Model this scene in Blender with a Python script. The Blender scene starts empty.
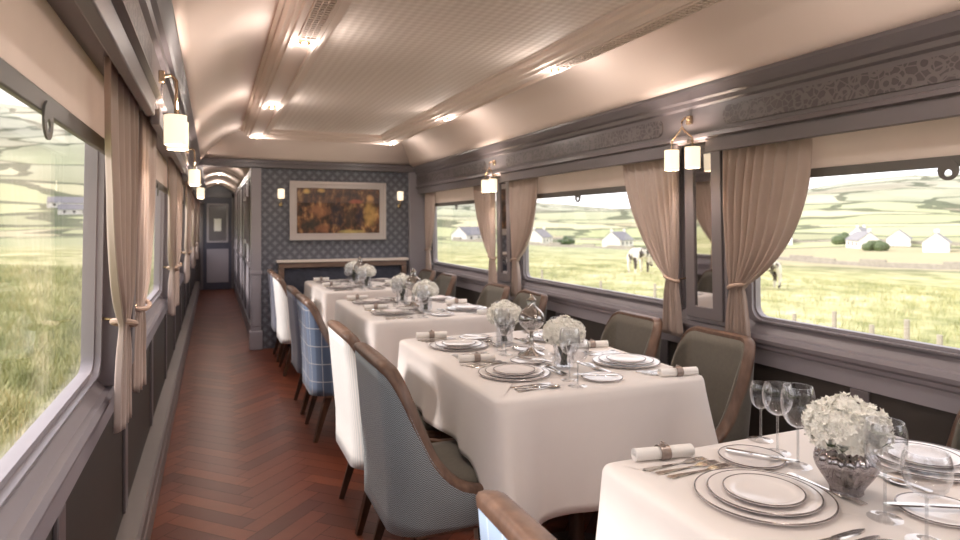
import bpy, bmesh, math, random
from mathutils import Vector, Matrix, noise
random.seed(7)
PI = math.pi
S = bpy.context.scene
COL = S.collection

# ------------------------------------------------------------------ camera
EYE = 1.37
YAW = math.atan(267/630)
cd = bpy.data.cameras.new('camera'); cam = bpy.data.objects.new('camera', cd); COL.objects.link(cam)
cam.location = (0, 0, EYE); cam.rotation_euler = (PI/2, 0, -YAW)
cd.sensor_width = 36; cd.lens = 630/960*36; cd.shift_y = -46/960
cd.clip_start = 0.02; cd.clip_end = 6000
cd.dof.use_dof = True; cd.dof.focus_distance = 1.75; cd.dof.aperture_fstop = 4.0
S.camera = cam
S.view_settings.view_transform = 'Standard'; S.view_settings.look = 'None'
S.view_settings.exposure = 0.32; S.view_settings.gamma = 1.0; S.view_settings.use_curve_mapping = False
S.cycles.max_bounces = 10; S.cycles.diffuse_bounces = 5; S.cycles.glossy_bounces = 5
S.cycles.transparent_max_bounces = 24; S.cycles.transmission_bounces = 8
S.cycles.sample_clamp_indirect = 6.0; S.cycles.use_denoising = True
S.cycles.caustics_reflective = False; S.cycles.caustics_refractive = False

# ------------------------------------------------------------------ sky and sun
SKY = 2.0
w = bpy.data.worlds.new('sky'); S.world = w; w.use_nodes = True
wn = w.node_tree; wn.nodes.clear()
o_ = wn.nodes.new('ShaderNodeOutputWorld'); bg = wn.nodes.new('ShaderNodeBackground')
tc = wn.nodes.new('ShaderNodeTexCoord'); nz = wn.nodes.new('ShaderNodeTexNoise'); rp = wn.nodes.new('ShaderNodeValToRGB')
nz.inputs['Scale'].default_value = 3.0; nz.inputs['Detail'].default_value = 5
rp.color_ramp.elements[0].position = .35; rp.color_ramp.elements[0].color = (.74,.74,.82,1)
rp.color_ramp.elements[1].position = .65; rp.color_ramp.elements[1].color = (1.0,.94,.94,1)
wn.links.new(tc.outputs['Generated'], nz.inputs['Vector']); wn.links.new(nz.outputs[0], rp.inputs[0])
wn.links.new(rp.outputs[0], bg.inputs[0]); wn.links.new(bg.outputs[0], o_.inputs[0])
bg.inputs[1].default_value = SKY
sd = bpy.data.lights.new('sun', 'SUN'); sun = bpy.data.objects.new('sun', sd); COL.objects.link(sun)
sd.energy = 3.7; sd.angle = math.radians(7); sd.color = (1.0, .90, .86)
sun.rotation_euler = Vector((math.cos(math.radians(35)), -.22, -math.sin(math.radians(35)))).to_track_quat('-Z', 'Y').to_euler()
for sx, X in ((1, -.42), (-1, 2.50)):          # sampling portals in the window openings (give no light of their own)
    for pc in (-1.0, 1.345, 3.75, 6.15):
        pl = bpy.data.lights.new('window_portal', 'AREA'); po = bpy.data.objects.new('window_portal', pl); COL.objects.link(po)
        pl.shape = 'RECTANGLE'; pl.size = .8; pl.size_y = 1.9; pl.cycles.is_portal = True
        po.location = (X, pc, 1.3); po.rotation_euler = (0, -sx*PI/2, 0)

# ------------------------------------------------------------------ materials
def lin(r, g=None, b=None):
    if g is None: g = b = r
    f = lambda c: (c/255/12.92) if c/255 <= .04045 else ((c/255+.055)/1.055)**2.4
    return (f(r), f(g), f(b), 1)
MATS = {}
class NT:
    def __init__(s, name):
        s.m = bpy.data.materials.new(name); s.m.use_nodes = True; s.t = s.m.node_tree; s.t.nodes.clear()
        s.out = s.n('ShaderNodeOutputMaterial'); s.b = s.n('ShaderNodeBsdfPrincipled'); s.l(s.b.outputs[0], s.out.inputs[0])
    def n(s, k, **kw):
        x = s.t.nodes.new(k)
        for a, v in kw.items(): setattr(x, a, v)
        return x
    def l(s, a, b): s.t.links.new(a, b)
    def put(s, sock, v):
        if isinstance(v, (int, float)): sock.default_value = v
        elif isinstance(v, tuple): sock.default_value = v
        else: s.l(v, sock)
    def math(s, op, a, b=0.0, c=0.0):
        x = s.n('ShaderNodeMath', operation=op); s.put(x.inputs[0], a); s.put(x.inputs[1], b); s.put(x.inputs[2], c); return x.outputs[0]
    def mix(s, f, a, b):
        x = s.n('ShaderNodeMix', data_type='RGBA'); s.put(x.inputs[0], f); s.put(x.inputs[6], a); s.put(x.inputs[7], b); return x.outputs[2]
    def obj(s, scale=(1,1,1), rot=(0,0,0)):
        t = s.n('ShaderNodeTexCoord'); m = s.n('ShaderNodeMapping'); m.inputs['Scale'].default_value = scale; m.inputs['Rotation'].default_value = rot
        s.l(t.outputs['Object'], m.inputs[0]); return m.outputs[0]
    def xyz(s, v=None):
        x = s.n('ShaderNodeSeparateXYZ'); s.l(v if v is not None else s.obj(), x.inputs[0]); return x.outputs
    def noise(s, scale=5, detail=3, vec=None, rough=.5):
        x = s.n('ShaderNodeTexNoise'); x.inputs['Scale'].default_value = scale; x.inputs['Detail'].default_value = detail; x.inputs['Roughness'].default_value = rough
        s.l(vec if vec is not None else s.obj(), x.inputs['Vector']); return x.outputs[0]
    def vor(s, scale=5, feature='F1', vec=None, out=0):
        x = s.n('ShaderNodeTexVoronoi', feature=feature); x.inputs['Scale'].default_value = scale
        s.l(vec if vec is not None else s.obj(), x.inputs['Vector']); return x.outputs[out]
    def ramp(s, f, stops):
        x = s.n('ShaderNodeValToRGB'); e = x.color_ramp.elements
        while len(e) < len(stops): e.new(.5)
        for k, (p, c) in enumerate(stops): e[k].position = p; e[k].color = c
        s.put(x.inputs[0], f); return x.outputs[0]
    def bump(s, h, d=.2, dist=.01):
        x = s.n('ShaderNodeBump'); x.inputs['Strength'].default_value = d; x.inputs['Distance'].default_value = dist
        s.l(h, x.inputs['Height']); s.l(x.outputs[0], s.b.inputs['Normal'])
    def set(s, col=None, rough=None, metal=None, **kw):
        if col is not None: s.put(s.b.inputs['Base Color'], col)
        if rough is not None: s.put(s.b.inputs['Roughness'], rough)
        if metal is not None: s.put(s.b.inputs['Metallic'], metal)
        for k, v in kw.items(): s.put(s.b.inputs[k.replace('_', ' ')], v)
        return s.m
def simple(name, col, rough=.5, metal=0, var=.08, scale=12, bump=0):
    n = NT(name); c = lin(*col)
    d = tuple(max(0, x*(1-var)) for x in c[:3])+(1,); e = tuple(min(1, x*(1+var)) for x in c[:3])+(1,)
    f = n.noise(scale, 3); n.set(n.mix(f, d, e), rough, metal)
    if bump: n.bump(n.noise(scale*12, 2), bump, .002)
    return n.m
def glassy(name, tint=(1,1,1,1), base=.06, edge=.75, rough=0.0, gcol=(1,1,1,1)):
    n = NT(name); n.t.nodes.remove(n.b)
    tr = n.n('ShaderNodeBsdfTransparent'); tr.inputs[0].default_value = tint
    gl = n.n('ShaderNodeBsdfGlossy'); gl.inputs['Roughness'].default_value = rough; gl.inputs[0].default_value = gcol
    lw = n.n('ShaderNodeLayerWeight'); lw.inputs[0].default_value = .35
    f = n.math('MULTIPLY_ADD', n.math('POWER', lw.outputs['Facing'], 2.0), edge, base)
    mx = n.n('ShaderNodeMixShader'); n.l(f, mx.inputs[0]); n.l(tr.outputs[0], mx.inputs[1]); n.l(gl.outputs[0], mx.inputs[2]); n.l(mx.outputs[0], n.out.inputs[0])
    return n.m
M = MATS
M['wall'] = simple('grey_paint', (160,154,160), .42, var=.05, scale=4)
M['wall_dark'] = simple('brown_panel', (66,60,56), .6, var=.1, scale=5)
M['cornice'] = simple('dark_grey_paint', (112,105,108), .35, var=.05, scale=4)
M['bar'] = simple('blind_bar_grey', (104,100,97), .4)
M['base'] = simple('plinth_grey', (122,114,112), .4, var=.05)
M['ceiling'] = simple('cream_ceiling', (240,222,212), .85, var=.02, scale=2)
M['door'] = simple('blue_grey_door', (78,78,92), .4)
M['pane'] = glassy('window_glass', (.985,.99,.985,1), .025, .35)
M['clear'] = glassy('clear_glass', (.95,.955,.965,1), .045, .95)
M['stemglass'] = glassy('stem_glass', (.84,.85,.86,1), .12, 1.0)
M['smoky'] = glassy('smoky_glass', (.66,.63,.64,1), .30, .7, .05, (.85,.82,.83,1))
M['lampglass'] = glassy('globe_glass', (.75,.74,.74,1), .28, .7, .02)
M['mirror'] = simple('mirror', (215,212,210), .03, 1, var=.01)
M['silver'] = simple('polished_silver', (215,210,206), .18, 1, var=.03)
M['brass'] = simple('pale_brass', (205,180,150), .25, 1, var=.05)
M['china'] = simple('white_china', (244,238,236), .12, var=.01)
M['platinum'] = simple('grey_rim_line', (128,118,116), .25, .5)
M['napkin'] = simple('napkin_linen', (250,246,242), .8, var=.03, bump=.3)
M['ring'] = simple('napkin_band', (165,150,142), .4, .5, var=.3, scale=120)
M['dark'] = simple('near_black', (34,30,28), .6)
M['stem'] = simple('dark_green_stem', (52,58,42), .5, var=.3, scale=60)
M['leaf'] = simple('leaf_green', (70,86,52), .5, var=.3, scale=40)
M['petal'] = simple('cream_petal', (255,252,246), .6, var=.03, scale=40)
M['petal'].node_tree.nodes['Principled BSDF'].inputs['Subsurface Weight'].default_value = 0; M['petal'].node_tree.nodes['Principled BSDF'].inputs['Subsurface Scale'].default_value = .012
M['whitetop'] = simple('pale_ledge_top', (236,222,212), .35, var=.02)
M['frame'] = simple('pearl_frame', (206,196,194), .35, .2, var=.05)
M['cow'] = None
def wood(name, a, b, rough=.35, sc=(3,40,3)):
    n = NT(name); v = n.obj(sc); f = n.noise(2.2, 5, v, .6)
    n.set(n.ramp(f, [(.3, lin(*a)), (.7, lin(*b))]), rough); return n.m
M['wood'] = wood('walnut', (88,66,54), (124,96,80), .38, (14,14,3))
M['woodleg'] = wood('dark_walnut', (58,40,30), (92,64,48), .4, (14,14,3))
M['ledgewood'] = wood('taupe_wood', (104,84,72), (130,106,92), .4, (3,14,14))
M['tablewood'] = wood('table_wood', (70,45,32), (100,66,46), .4)
def cloth_mat(name, c, sc=700, var=.03):
    n = NT(name); x = n.xyz(); a = n.math('SINE', n.math('MULTIPLY', x[0], sc)); b = n.math('SINE', n.math('MULTIPLY', x[1], sc))
    cc = lin(*c); d = tuple(v*(1-var*2) for v in cc[:3])+(1,)
    n.set(n.mix(n.noise(9, 4), d, cc), .85); n.b.inputs['Sheen Weight'].default_value = .2
    n.bump(n.noise(160, 2), .15, .001); return n.m
M['cloth'] = cloth_mat('white_damask', (240,232,227))
M['blind'] = cloth_mat('blind_fabric', (232,218,210), var=.05)
n = NT('curtain_fabric'); n.set(n.mix(n.noise(7, 3), lin(192,172,162), lin(212,194,184)), .75); n.b.inputs['Sheen Weight'].default_value = .5
M['curtain'] = n.m; n.b.inputs['Sheen Roughness'].default_value = .4
for k_, f_ in (('blind', .45), ('curtain', .18)):
    m_ = M[k_]; nt = m_.node_tree; b_ = nt.nodes['Principled BSDF']; o2 = [x for x in nt.nodes if x.type == 'OUTPUT_MATERIAL'][0]
    tl = nt.nodes.new('ShaderNodeBsdfTranslucent'); mx = nt.nodes.new('ShaderNodeMixShader'); mx.inputs[0].default_value = f_
    src = b_.inputs['Base Color'].links[0].from_socket; nt.links.new(src, tl.inputs[0])
    nt.links.new(b_.outputs[0], mx.inputs[1]); nt.links.new(tl.outputs[0], mx.inputs[2]); nt.links.new(mx.outputs[0], o2.inputs[0])
M['rope'] = simple('tie_rope', (190,164,148), .6, var=.2, scale=90)
# fabrics for the chairs (object coordinates: y across the back, z up)
def fabric(name, kind):
    n = NT(name); x = n.xyz(); X, Y, Z = x[0], x[1], x[2]
    H = n.math('ADD', n.math('ABSOLUTE', Y), X)
    if kind == 'herring':
        zig = n.math('ABSOLUTE', n.math('SUBTRACT', n.math('FRACT', n.math('MULTIPLY', H, 44)), .5))
        f = n.math('FRACT', n.math('ADD', n.math('MULTIPLY', Z, 130), n.math('MULTIPLY', zig, 2.4)))
        n.set(n.ramp(f, [(.35, lin(92,98,102)), (.62, lin(160,168,172))]), .85)
    elif kind == 'plaid':
        a = n.math('FRACT', n.math('MULTIPLY', Z, 9)); b = n.math('FRACT', n.math('MULTIPLY', H, 9))
        la = n.math('COMPARE', a, .5, .025); lb = n.math('COMPARE', b, .5, .025)
        wide = n.math('MULTIPLY', n.math('GREATER_THAN', n.math('FRACT', n.math('MULTIPLY', H, 4.5)), .5), .5)
        c = n.mix(wide, lin(70,84,108), lin(112,130,156)); n.set(n.mix(n.math('MAXIMUM', la, lb), c, lin(164,164,166)), .85)
    elif kind == 'stripe':
        f = n.math('FRACT', n.math('MULTIPLY', Y, 95)); n.set(n.ramp(f, [(.3, lin(216,218,216)), (.6, lin(242,240,236))]), .85)
    elif kind == 'lightblue':
        f = n.math('FRACT', n.math('MULTIPLY', Y, 16)); n.set(n.ramp(f, [(.44, lin(164,186,212)), (.5, lin(206,218,232)), (.56, lin(164,186,212))]), .85)
    elif kind == 'navy':
        n.set(n.mix(n.noise(40, 3), lin(86,90,106), lin(104,106,122)), .85)
    else:
        n.set(n.mix(n.noise(60, 3), lin(94,89,80), lin(112,106,95)), .8)
    n.b.inputs['Sheen Weight'].default_value = .25
    n.bump(n.noise(300, 1), .2, .001); return n.m
for k in ('herring', 'plaid', 'stripe', 'lightblue', 'navy', 'olive'): M[k] = fabric('fabric_'+k, k)
# parquet: each plank has its own tone in a colour attribute
n = NT('herringbone_parquet'); at = n.n('ShaderNodeAttribute'); at.attribute_name = 'tone'
f = n.noise(14, 4, n.obj((1,1,1)), .6)
c = n.ramp(at.outputs['Fac'], [(0, lin(96,46,30)), (.5, lin(118,60,40)), (1, lin(138,74,48))])
n.set(n.mix(n.math('MULTIPLY', f, .5), c, lin(76,42,30)), .34); n.bump(f, .08, .004); M['parquet'] = n.m
# wallpaper: interlaced rings
n = NT('ring_wallpaper'); x = n.xyz()
def cell(ox, oz, r, wd):
    a = n.math('SUBTRACT', n.math('FRACT', n.math('ADD', n.math('MULTIPLY', x[0], 9.5), ox)), .5)
    b = n.math('SUBTRACT', n.math('FRACT', n.math('ADD', n.math('MULTIPLY', x[2], 9.5), oz)), .5)
    d = n.math('SQRT', n.math('ADD', n.math('MULTIPLY', a, a), n.math('MULTIPLY', b, b)))
    return n.math('COMPARE', d, r, wd)
g = n.math('MAXIMUM', cell(0, 0, .44, .07), cell(.5, .5, .44, .07)); g2 = n.math('MAXIMUM', cell(0, 0, .0, .14), cell(.5, .5, 0, .14))
c = n.mix(g, lin(116,121,132), lin(92,92,101)); c = n.mix(g2, c, lin(128,128,136)); n.set(c, .5); M['paper'] = n.m
# embossed ceiling paper
n = NT('embossed_ceiling_paper'); x = n.xyz(); f = n.math('MULTIPLY', n.math('SINE', n.math('MULTIPLY', n.math('ADD', x[0], x[1]), 75)), n.math('SINE', n.math('MULTIPLY', n.math('SUBTRACT', x[0], x[1]), 75))); f = n.math('MULTIPLY_ADD', f, .5, .5)
n.set(n.mix(f, lin(228,212,202), lin(246,232,224)), .7); n.bump(f, .5, .006); M['emboss'] = n.m
# carved frieze
n = NT('carved_frieze'); v = n.obj((1, 1, 1)); e = n.vor(30, 'DISTANCE_TO_EDGE', v)
g = n.math('COMPARE', n.vor(17, 'F1', v), .38, .09); h = n.math('MAXIMUM', n.math('LESS_THAN', e, .07), g)
n.set(n.mix(h, lin(84,77,78), lin(112,104,105)), .4); n.bump(h, .8, .01); M['frieze'] = n.m
# painting: dim interior with a standing group, all soft blobs
n = NT('oil_painting'); x = n.xyz(); v = n.obj((6, 1, 4)); f = n.noise(2.1, 6, v, .65)
c = n.ramp(f, [(.32, lin(30,24,26)), (.46, lin(74,52,42)), (.55, lin(134,92,62)), (.68, lin(206,164,112))])
def blob(cx, cz, rx, rz, soft=.5):
    a = n.math('DIVIDE', n.math('SUBTRACT', x[0], cx), rx); b = n.math('DIVIDE', n.math('SUBTRACT', x[2], cz), rz)
    d = n.math('ADD', n.math('MULTIPLY', a, a), n.math('MULTIPLY', b, b))
    d = n.math('ADD', d, n.math('MULTIPLY', n.math('SUBTRACT', n.noise(16, 3), .5), 1.4))
    return n.math('SUBTRACT', 1.0, n.math('SMOOTH_MIN', n.math('MAXIMUM', d, 0), 1.0, .2))
c = n.mix(n.math('MULTIPLY', n.math('GREATER_THAN', x[2], .09), .35), c, lin(126,112,112))
for bx_, bz, rx, rz, col in ((-.02,-.05,.10,.19,(38,36,52)), (.12,-.05,.09,.17,(72,58,52)), (.24,-.05,.06,.17,(44,38,58)), (.36,-.04,.09,.17,(206,166,102)),
        (-.22,.0,.13,.08,(168,116,84)), (-.3,-.16,.14,.08,(58,54,50)), (-.18,-.2,.1,.06,(150,98,72)), (.15,-.24,.18,.03,(206,186,122)),
        (-.01,.13,.035,.035,(120,78,62)), (.2,.11,.1,.03,(192,110,92)), (.36,.15,.05,.05,(222,176,126)), (-.36,.22,.05,.035,(240,200,130)), (-.2,.23,.05,.03,(236,196,130))):
    c = n.mix(n.math('MULTIPLY', blob(bx_, bz, rx, rz), .85), c, lin(*col))
n.set(c, .35); M['painting'] = n.m
def emit(name, col, st, base=(240,228,205)):
    n = NT(name); n.set(lin(*base), .5); n.b.inputs['Emission Color'].default_value = lin(*col); n.b.inputs['Emission Strength'].default_value = st; return n.m
M['shade'] = emit('lit_shade', (255,234,204), .95)
M['bulb'] = emit('lit_bulb', (255,214,150), 28)
# landscape
n = NT('fields_and_grass'); g = n.n('ShaderNodeNewGeometry'); P = g.outputs['Position']
def sc(s, dx=0):
    m = n.n('ShaderNodeMapping'); m.inputs['Scale'].default_value = (s, s, s); m.inputs['Location'].default_value = (dx, 0, 0); n.l(P, m.inputs[0]); return m.outputs[0]
px = n.n('ShaderNodeSeparateXYZ'); n.l(P, px.inputs[0])
rr = n.math('SQRT', n.math('ADD', n.math('MULTIPLY', px.outputs[0], px.outputs[0]), n.math('MULTIPLY', px.outputs[1], px.outputs[1])))
near = n.ramp(n.noise(1, 8, sc(.35), .75), [(.32, lin(104,106,76)), (.45, lin(150,152,110)), (.55, lin(184,180,138)), (.66, lin(212,202,170))])
warp = n.n('ShaderNodeVectorMath', operation='ADD'); nn = n.n('ShaderNodeTexNoise'); nn.inputs['Scale'].default_value = .02; n.l(P, nn.inputs['Vector'])
sv = n.n('ShaderNodeVectorMath', operation='SCALE'); sv.inputs[3].default_value = 60; n.l(nn.outputs[1], sv.inputs[0]); n.l(P, warp.inputs[0]); n.l(sv.outputs[0], warp.inputs[1])
mp = n.n('ShaderNodeMapping'); mp.inputs['Scale'].default_value = (.012, .012, .0); n.l(warp.outputs[0], mp.inputs[0])
vc = n.n('ShaderNodeTexVoronoi'); vc.inputs['Scale'].default_value = 1; n.l(mp.outputs[0], vc.inputs['Vector'])
ve = n.n('ShaderNodeTexVoronoi', feature='DISTANCE_TO_EDGE'); ve.inputs['Scale'].default_value = 1; n.l(mp.outputs[0], ve.inputs['Vector'])
sep = n.n('ShaderNodeSeparateColor'); n.l(vc.outputs['Color'], sep.inputs[0])
field = n.ramp(sep.outputs[0], [(0, lin(150,162,122)), (.3, lin(178,184,148)), (.5, lin(136,144,120)), (.75, lin(196,194,164)), (1, lin(156,146,126))])
field = n.mix(n.math('MULTIPLY', n.noise(1, 5, sc(.05)), .5), field, lin(168,160,122))
hazy_moor = n.ramp(n.noise(1, 6, sc(.01, 5)), [(.35, lin(140,138,130)), (.6, lin(184,186,168))])
hz = n.math('MULTIPLY', n.math('SMOOTH_MIN', n.math('MAXIMUM', n.math('DIVIDE', n.math('SUBTRACT', rr, 420), 350), 0), 1, .1), .9)  # grows with distance, painting pale grey haze into the far hill colour
field = n.mix(hz, field, hazy_moor)
field = n.mix(n.math('MULTIPLY', n.math('LESS_THAN', ve.outputs['Distance'], .045), .8), field, lin(84,90,76))
fn = n.math('MINIMUM', n.math('MAXIMUM', n.math('DIVIDE', n.math('SUBTRACT', rr, 60), 30), 0), 1)
n.set(n.mix(fn, near, field), 1.0); n.b.inputs['Specular IOR Level'].default_value = 0; M['land'] = n.m
n = NT('grass_blades'); oi = n.noise(1.5, 3); n.set(n.ramp(oi, [(.3, lin(104,112,72)), (.5, lin(164,168,114)), (.7, lin(220,206,160))]), .8); M['grass'] = n.m
M['stone'] = simple('field_stone', (150,144,134), .9, var=.3, scale=2)
M['render'] = simple('white_render', (232,228,222), .8, var=.04, scale=.5)
M['slate'] = simple('slate_roof', (134,132,138), .7, var=.12, scale=1)
M['post'] = simple('weathered_post', (168,160,148), .9, var=.2)
n = NT('cow_hide'); n.set(n.ramp(n.noise(1.9, 2), [(.49, lin(226,220,210)), (.53, lin(72,62,56))]), .8); M['cow'] = n.m

# ------------------------------------------------------------------ mesh helpers
def lean(v):
    x, y, z = v
    d = .03*max(0, min(.55, 1.45-z))
    return (x + (d if x > 1 else -d), y, z)
class MB:
    def __init__(s): s.v = []; s.f = []
    def add(s, vs, fs):
        o = len(s.v); s.v += [tuple(v) for v in vs]; s.f += [tuple(i+o for i in f) for f in fs]; return s
    def box(s, x0, x1, y0, y1, z0, z1):
        return s.add([(x0,y0,z0),(x1,y0,z0),(x1,y1,z0),(x0,y1,z0),(x0,y0,z1),(x1,y0,z1),(x1,y1,z1),(x0,y1,z1)],
                     [(0,3,2,1),(4,5,6,7),(0,1,5,4),(1,2,6,5),(2,3,7,6),(3,0,4,7)])
    def prism(s, pts, a0, a1, axis='y'):      # pts (p,q): axis y -> (x,z); x -> (y,z); z -> (x,y)
        mk = {'y': lambda p, a: (p[0], a, p[1]), 'x': lambda p, a: (a, p[0], p[1]), 'z': lambda p, a: (p[0], p[1], a)}[axis]
        k = len(pts); vs = [mk(p, a0) for p in pts]+[mk(p, a1) for p in pts]
        fs = [(i, (i+1)%k, k+(i+1)%k, k+i) for i in range(k)]+[tuple(range(k))[::-1], tuple(range(k, 2*k))]
        return s.add(vs, fs)
    def lathe(s, prof, c=(0,0,0), seg=24, rib=None, close=False):
        n = len(prof); vs = []
        for i in range(seg):
            a = 2*PI*i/seg
            for j, (r, z) in enumerate(prof):
                q = r*(1+(rib(a, j/(n-1)) if rib else 0)); vs.append((c[0]+q*math.cos(a), c[1]+q*math.sin(a), c[2]+z))
        fs = []
        for i in range(seg):
            for j in range(n-1 if not close else n):
                a, b = i*n+j, i*n+(j+1)%n; c2, d = ((i+1)%seg)*n+(j+1)%n, ((i+1)%seg)*n+j
                fs.append((a, d, c2, b))
        return s.add(vs, fs)
    def tube(s, path, r, seg=8, cap=True, flat=1.0):
        P = [Vector(p) for p in path]; n = len(P); R = r if isinstance(r, (list, tuple)) else [r]*n
        up = Vector((0,0,1)); vs = []
        for i, p in enumerate(P):
            t = (P[min(i+1, n-1)]-P[max(i-1, 0)]).normalized()
            u = t.cross(up)
            if u.length < .05: u = t.cross(Vector((1,0,0)))
            u.normalize(); q = u.cross(t).normalized()
            for k in range(seg):
                a = 2*PI*k/seg+PI/seg; vs.append(p+u*math.cos(a)*R[i]+q*math.sin(a)*R[i]*flat)
        fs = [(i*seg+k, i*seg+(k+1)%seg, (i+1)*seg+(k+1)%seg, (i+1)*seg+k) for i in range(n-1) for k in range(seg)]
        if cap: fs += [tuple(range(seg))[::-1], tuple((n-1)*seg+k for k in range(seg))]
        return s.add(vs, fs)
    def grid(s, nu, nv, fn, wrap=False):
        vs = [fn(i/(nu if wrap else nu-1), j/(nv-1)) for i in range(nu) for j in range(nv)]
        fs = [(i*nv+j, ((i+1)%nu)*nv+j, ((i+1)%nu)*nv+j+1, i*nv+j+1) for i in range(nu if wrap else nu-1) for j in range(nv-1)]
        return s.add(vs, fs)
    def build(s, name, mat, parent=None, loc=(0,0,0), smooth=True, ang=.6, bevel=0, leaning=False, solid=0, sub=0):
        vs = [lean(v) for v in s.v] if leaning else s.v
        me = bpy.data.meshes.new(name); me.from_pydata(vs, [], s.f)
        bm = bmesh.new(); bm.from_mesh(me); bmesh.ops.recalc_face_normals(bm, faces=bm.faces); bm.to_mesh(me); bm.free()
        me.materials.append(M[mat] if isinstance(mat, str) else mat)
        o = bpy.data.objects.new(name, me); COL.objects.link(o); o.location = loc
        if smooth:
            me.shade_smooth(); me.set_sharp_from_angle(angle=ang)
        if solid: m = o.modifiers.new('t', 'SOLIDIFY'); m.thickness = solid; m.offset = 0
        if bevel: m = o.modifiers.new('b', 'BEVEL'); m.width = bevel; m.segments = 2; m.limit_method = 'ANGLE'
        if sub: m = o.modifiers.new('s', 'SUBSURF'); m.levels = sub; m.render_levels = sub
        if parent: o.parent = parent
        return o
def tag(o, label=None, cat=None, group=None, kind=None):
    if label: o['label'] = label
    if cat: o['category'] = cat
    if group: o['group'] = group
    if kind: o['kind'] = kind
    return o
def thing(name, label, cat, loc=(0,0,0), rz=0, group=None):
    o = bpy.data.objects.new(name, None); o.empty_display_size = .05; COL.objects.link(o); o.location = loc; o.rotation_euler = (0,0,rz)
    return tag(o, label, cat, group)
def struct(o): o['kind'] = 'structure'; return o
def dup(root, loc=None, rz=None, label=None, group=None):
    def cp(o, par):
        c = o.copy(); COL.objects.link(c)
        if par: c.parent = par
        for ch in kids.get(o.name, []): cp(ch, c)
        return c
    kids = {}
    def walk(o):
        kids[o.name] = list(o.children)
        for c in kids[o.name]: walk(c)
    walk(root); c = cp(root, None)
    if loc is not None: c.location = loc
    if rz is not None: c.rotation_euler = (0,0,rz)
    if label: c['label'] = label
    if group: c['group'] = group
    return c

# ------------------------------------------------------------------ structure
YB, YE, YC = -1.9, 7.3, 14.3            # back of the saloon, papered wall, end of the corridor
XL, XR = -.33, 2.40                     # glass planes
PL = [-2.2, .05, 2.42, 4.96, 7.40, 9.80, 12.20]
PR = [-2.2, .15, 2.54, 4.96, 7.29]
# parquet
bm = bmesh.new(); tone = bm.faces.layers.float.new('tone')
L_, W_ = .45, .09; s2 = math.sqrt(.5)
for i in range(-60, 60):
    for k in range(-120, 330):
        for kind in (0, 1):
            u0 = k*W_ + i*2*L_; v0 = k*W_
            if abs((u0-v0)*s2-3) > 7 or not(-8 < (u0+v0)*s2-2 < 20): continue
            if kind == 0: q = [(u0, v0), (u0+L_, v0), (u0+L_, v0+W_), (u0, v0+W_)]
            else: q = [(u0+L_, v0+W_-L_), (u0+L_+W_, v0+W_-L_), (u0+L_+W_, v0+W_), (u0+L_, v0+W_)]
            cx = sum(p[0] for p in q)/4; cy = sum(p[1] for p in q)/4
            X = (cx-cy)*s2-3; Y = (cx+cy)*s2-2
            if not(-.7 < X < 2.8 and YB-.4 < Y < YC+.4): continue
            g = .0012; mx = [(a+(g if a < cx else -g), b+(g if b < cy else -g)) for a, b in q]
            f = bm.faces.new([bm.verts.new(((a-b)*s2-3, (a+b)*s2-2, 0)) for a, b in mx]); f[tone] = random.random()
for co, no in (((-.40,0,0),(-1,0,0)), ((2.47,0,0),(1,0,0)), ((0,YB,0),(0,-1,0)), ((0,YC,0),(0,1,0))):
    bmesh.ops.bisect_plane(bm, geom=bm.verts[:]+bm.edges[:]+bm.faces[:], plane_co=co, plane_no=no, clear_outer=True)
bmesh.ops.recalc_face_normals(bm, faces=bm.faces)
for f in bm.faces:
    if f.normal.z < 0: f.normal_flip()
me = bpy.data.meshes.new('floor'); bm.to_mesh(me); bm.free(); me.materials.append(M['parquet'])
fl = bpy.data.objects.new('floor', me); COL.objects.link(fl); struct(fl)
sb = MB().box(-.42, 2.49, YB, YC, -.12, -.002).build('subfloor', 'dark', fl, smooth=False)

def rrect(y0, y1, z0, z1, r, seg=5):
    pts = []
    for cy, cz, a0 in ((y1-r, z1-r, 0), (y0+r, z1-r, 90), (y0+r, z0+r, 180), (y1-r, z0+r, 270)):
        for k in range(seg+1):
            a = math.radians(a0+90*k/seg); pts.append((cy+r*math.cos(a), cz+r*math.sin(a)))
    return pts
def ring(mb, outer, inner, x0, x1):
    k = len(outer)
    vs = [(x0, *p) for p in outer]+[(x0, *p) for p in inner]+[(x1, *p) for p in outer]+[(x1, *p) for p in inner]
    fs = []
    for i in range(k):
        j = (i+1)%k; fs += [(i, j, k+j, k+i), (2*k+i, 3*k+i, 3*k+j, 2*k+j), (i, 2*k+i, 2*k+j, j), (k+i, k+j, 3*k+j, 3*k+i)]
    mb.add(vs, fs)
Z0, Z1 = .90, 1.90                       # wall opening
wn_count = [0]; SIDE = {-1: 'left', 1: 'right'}
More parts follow.
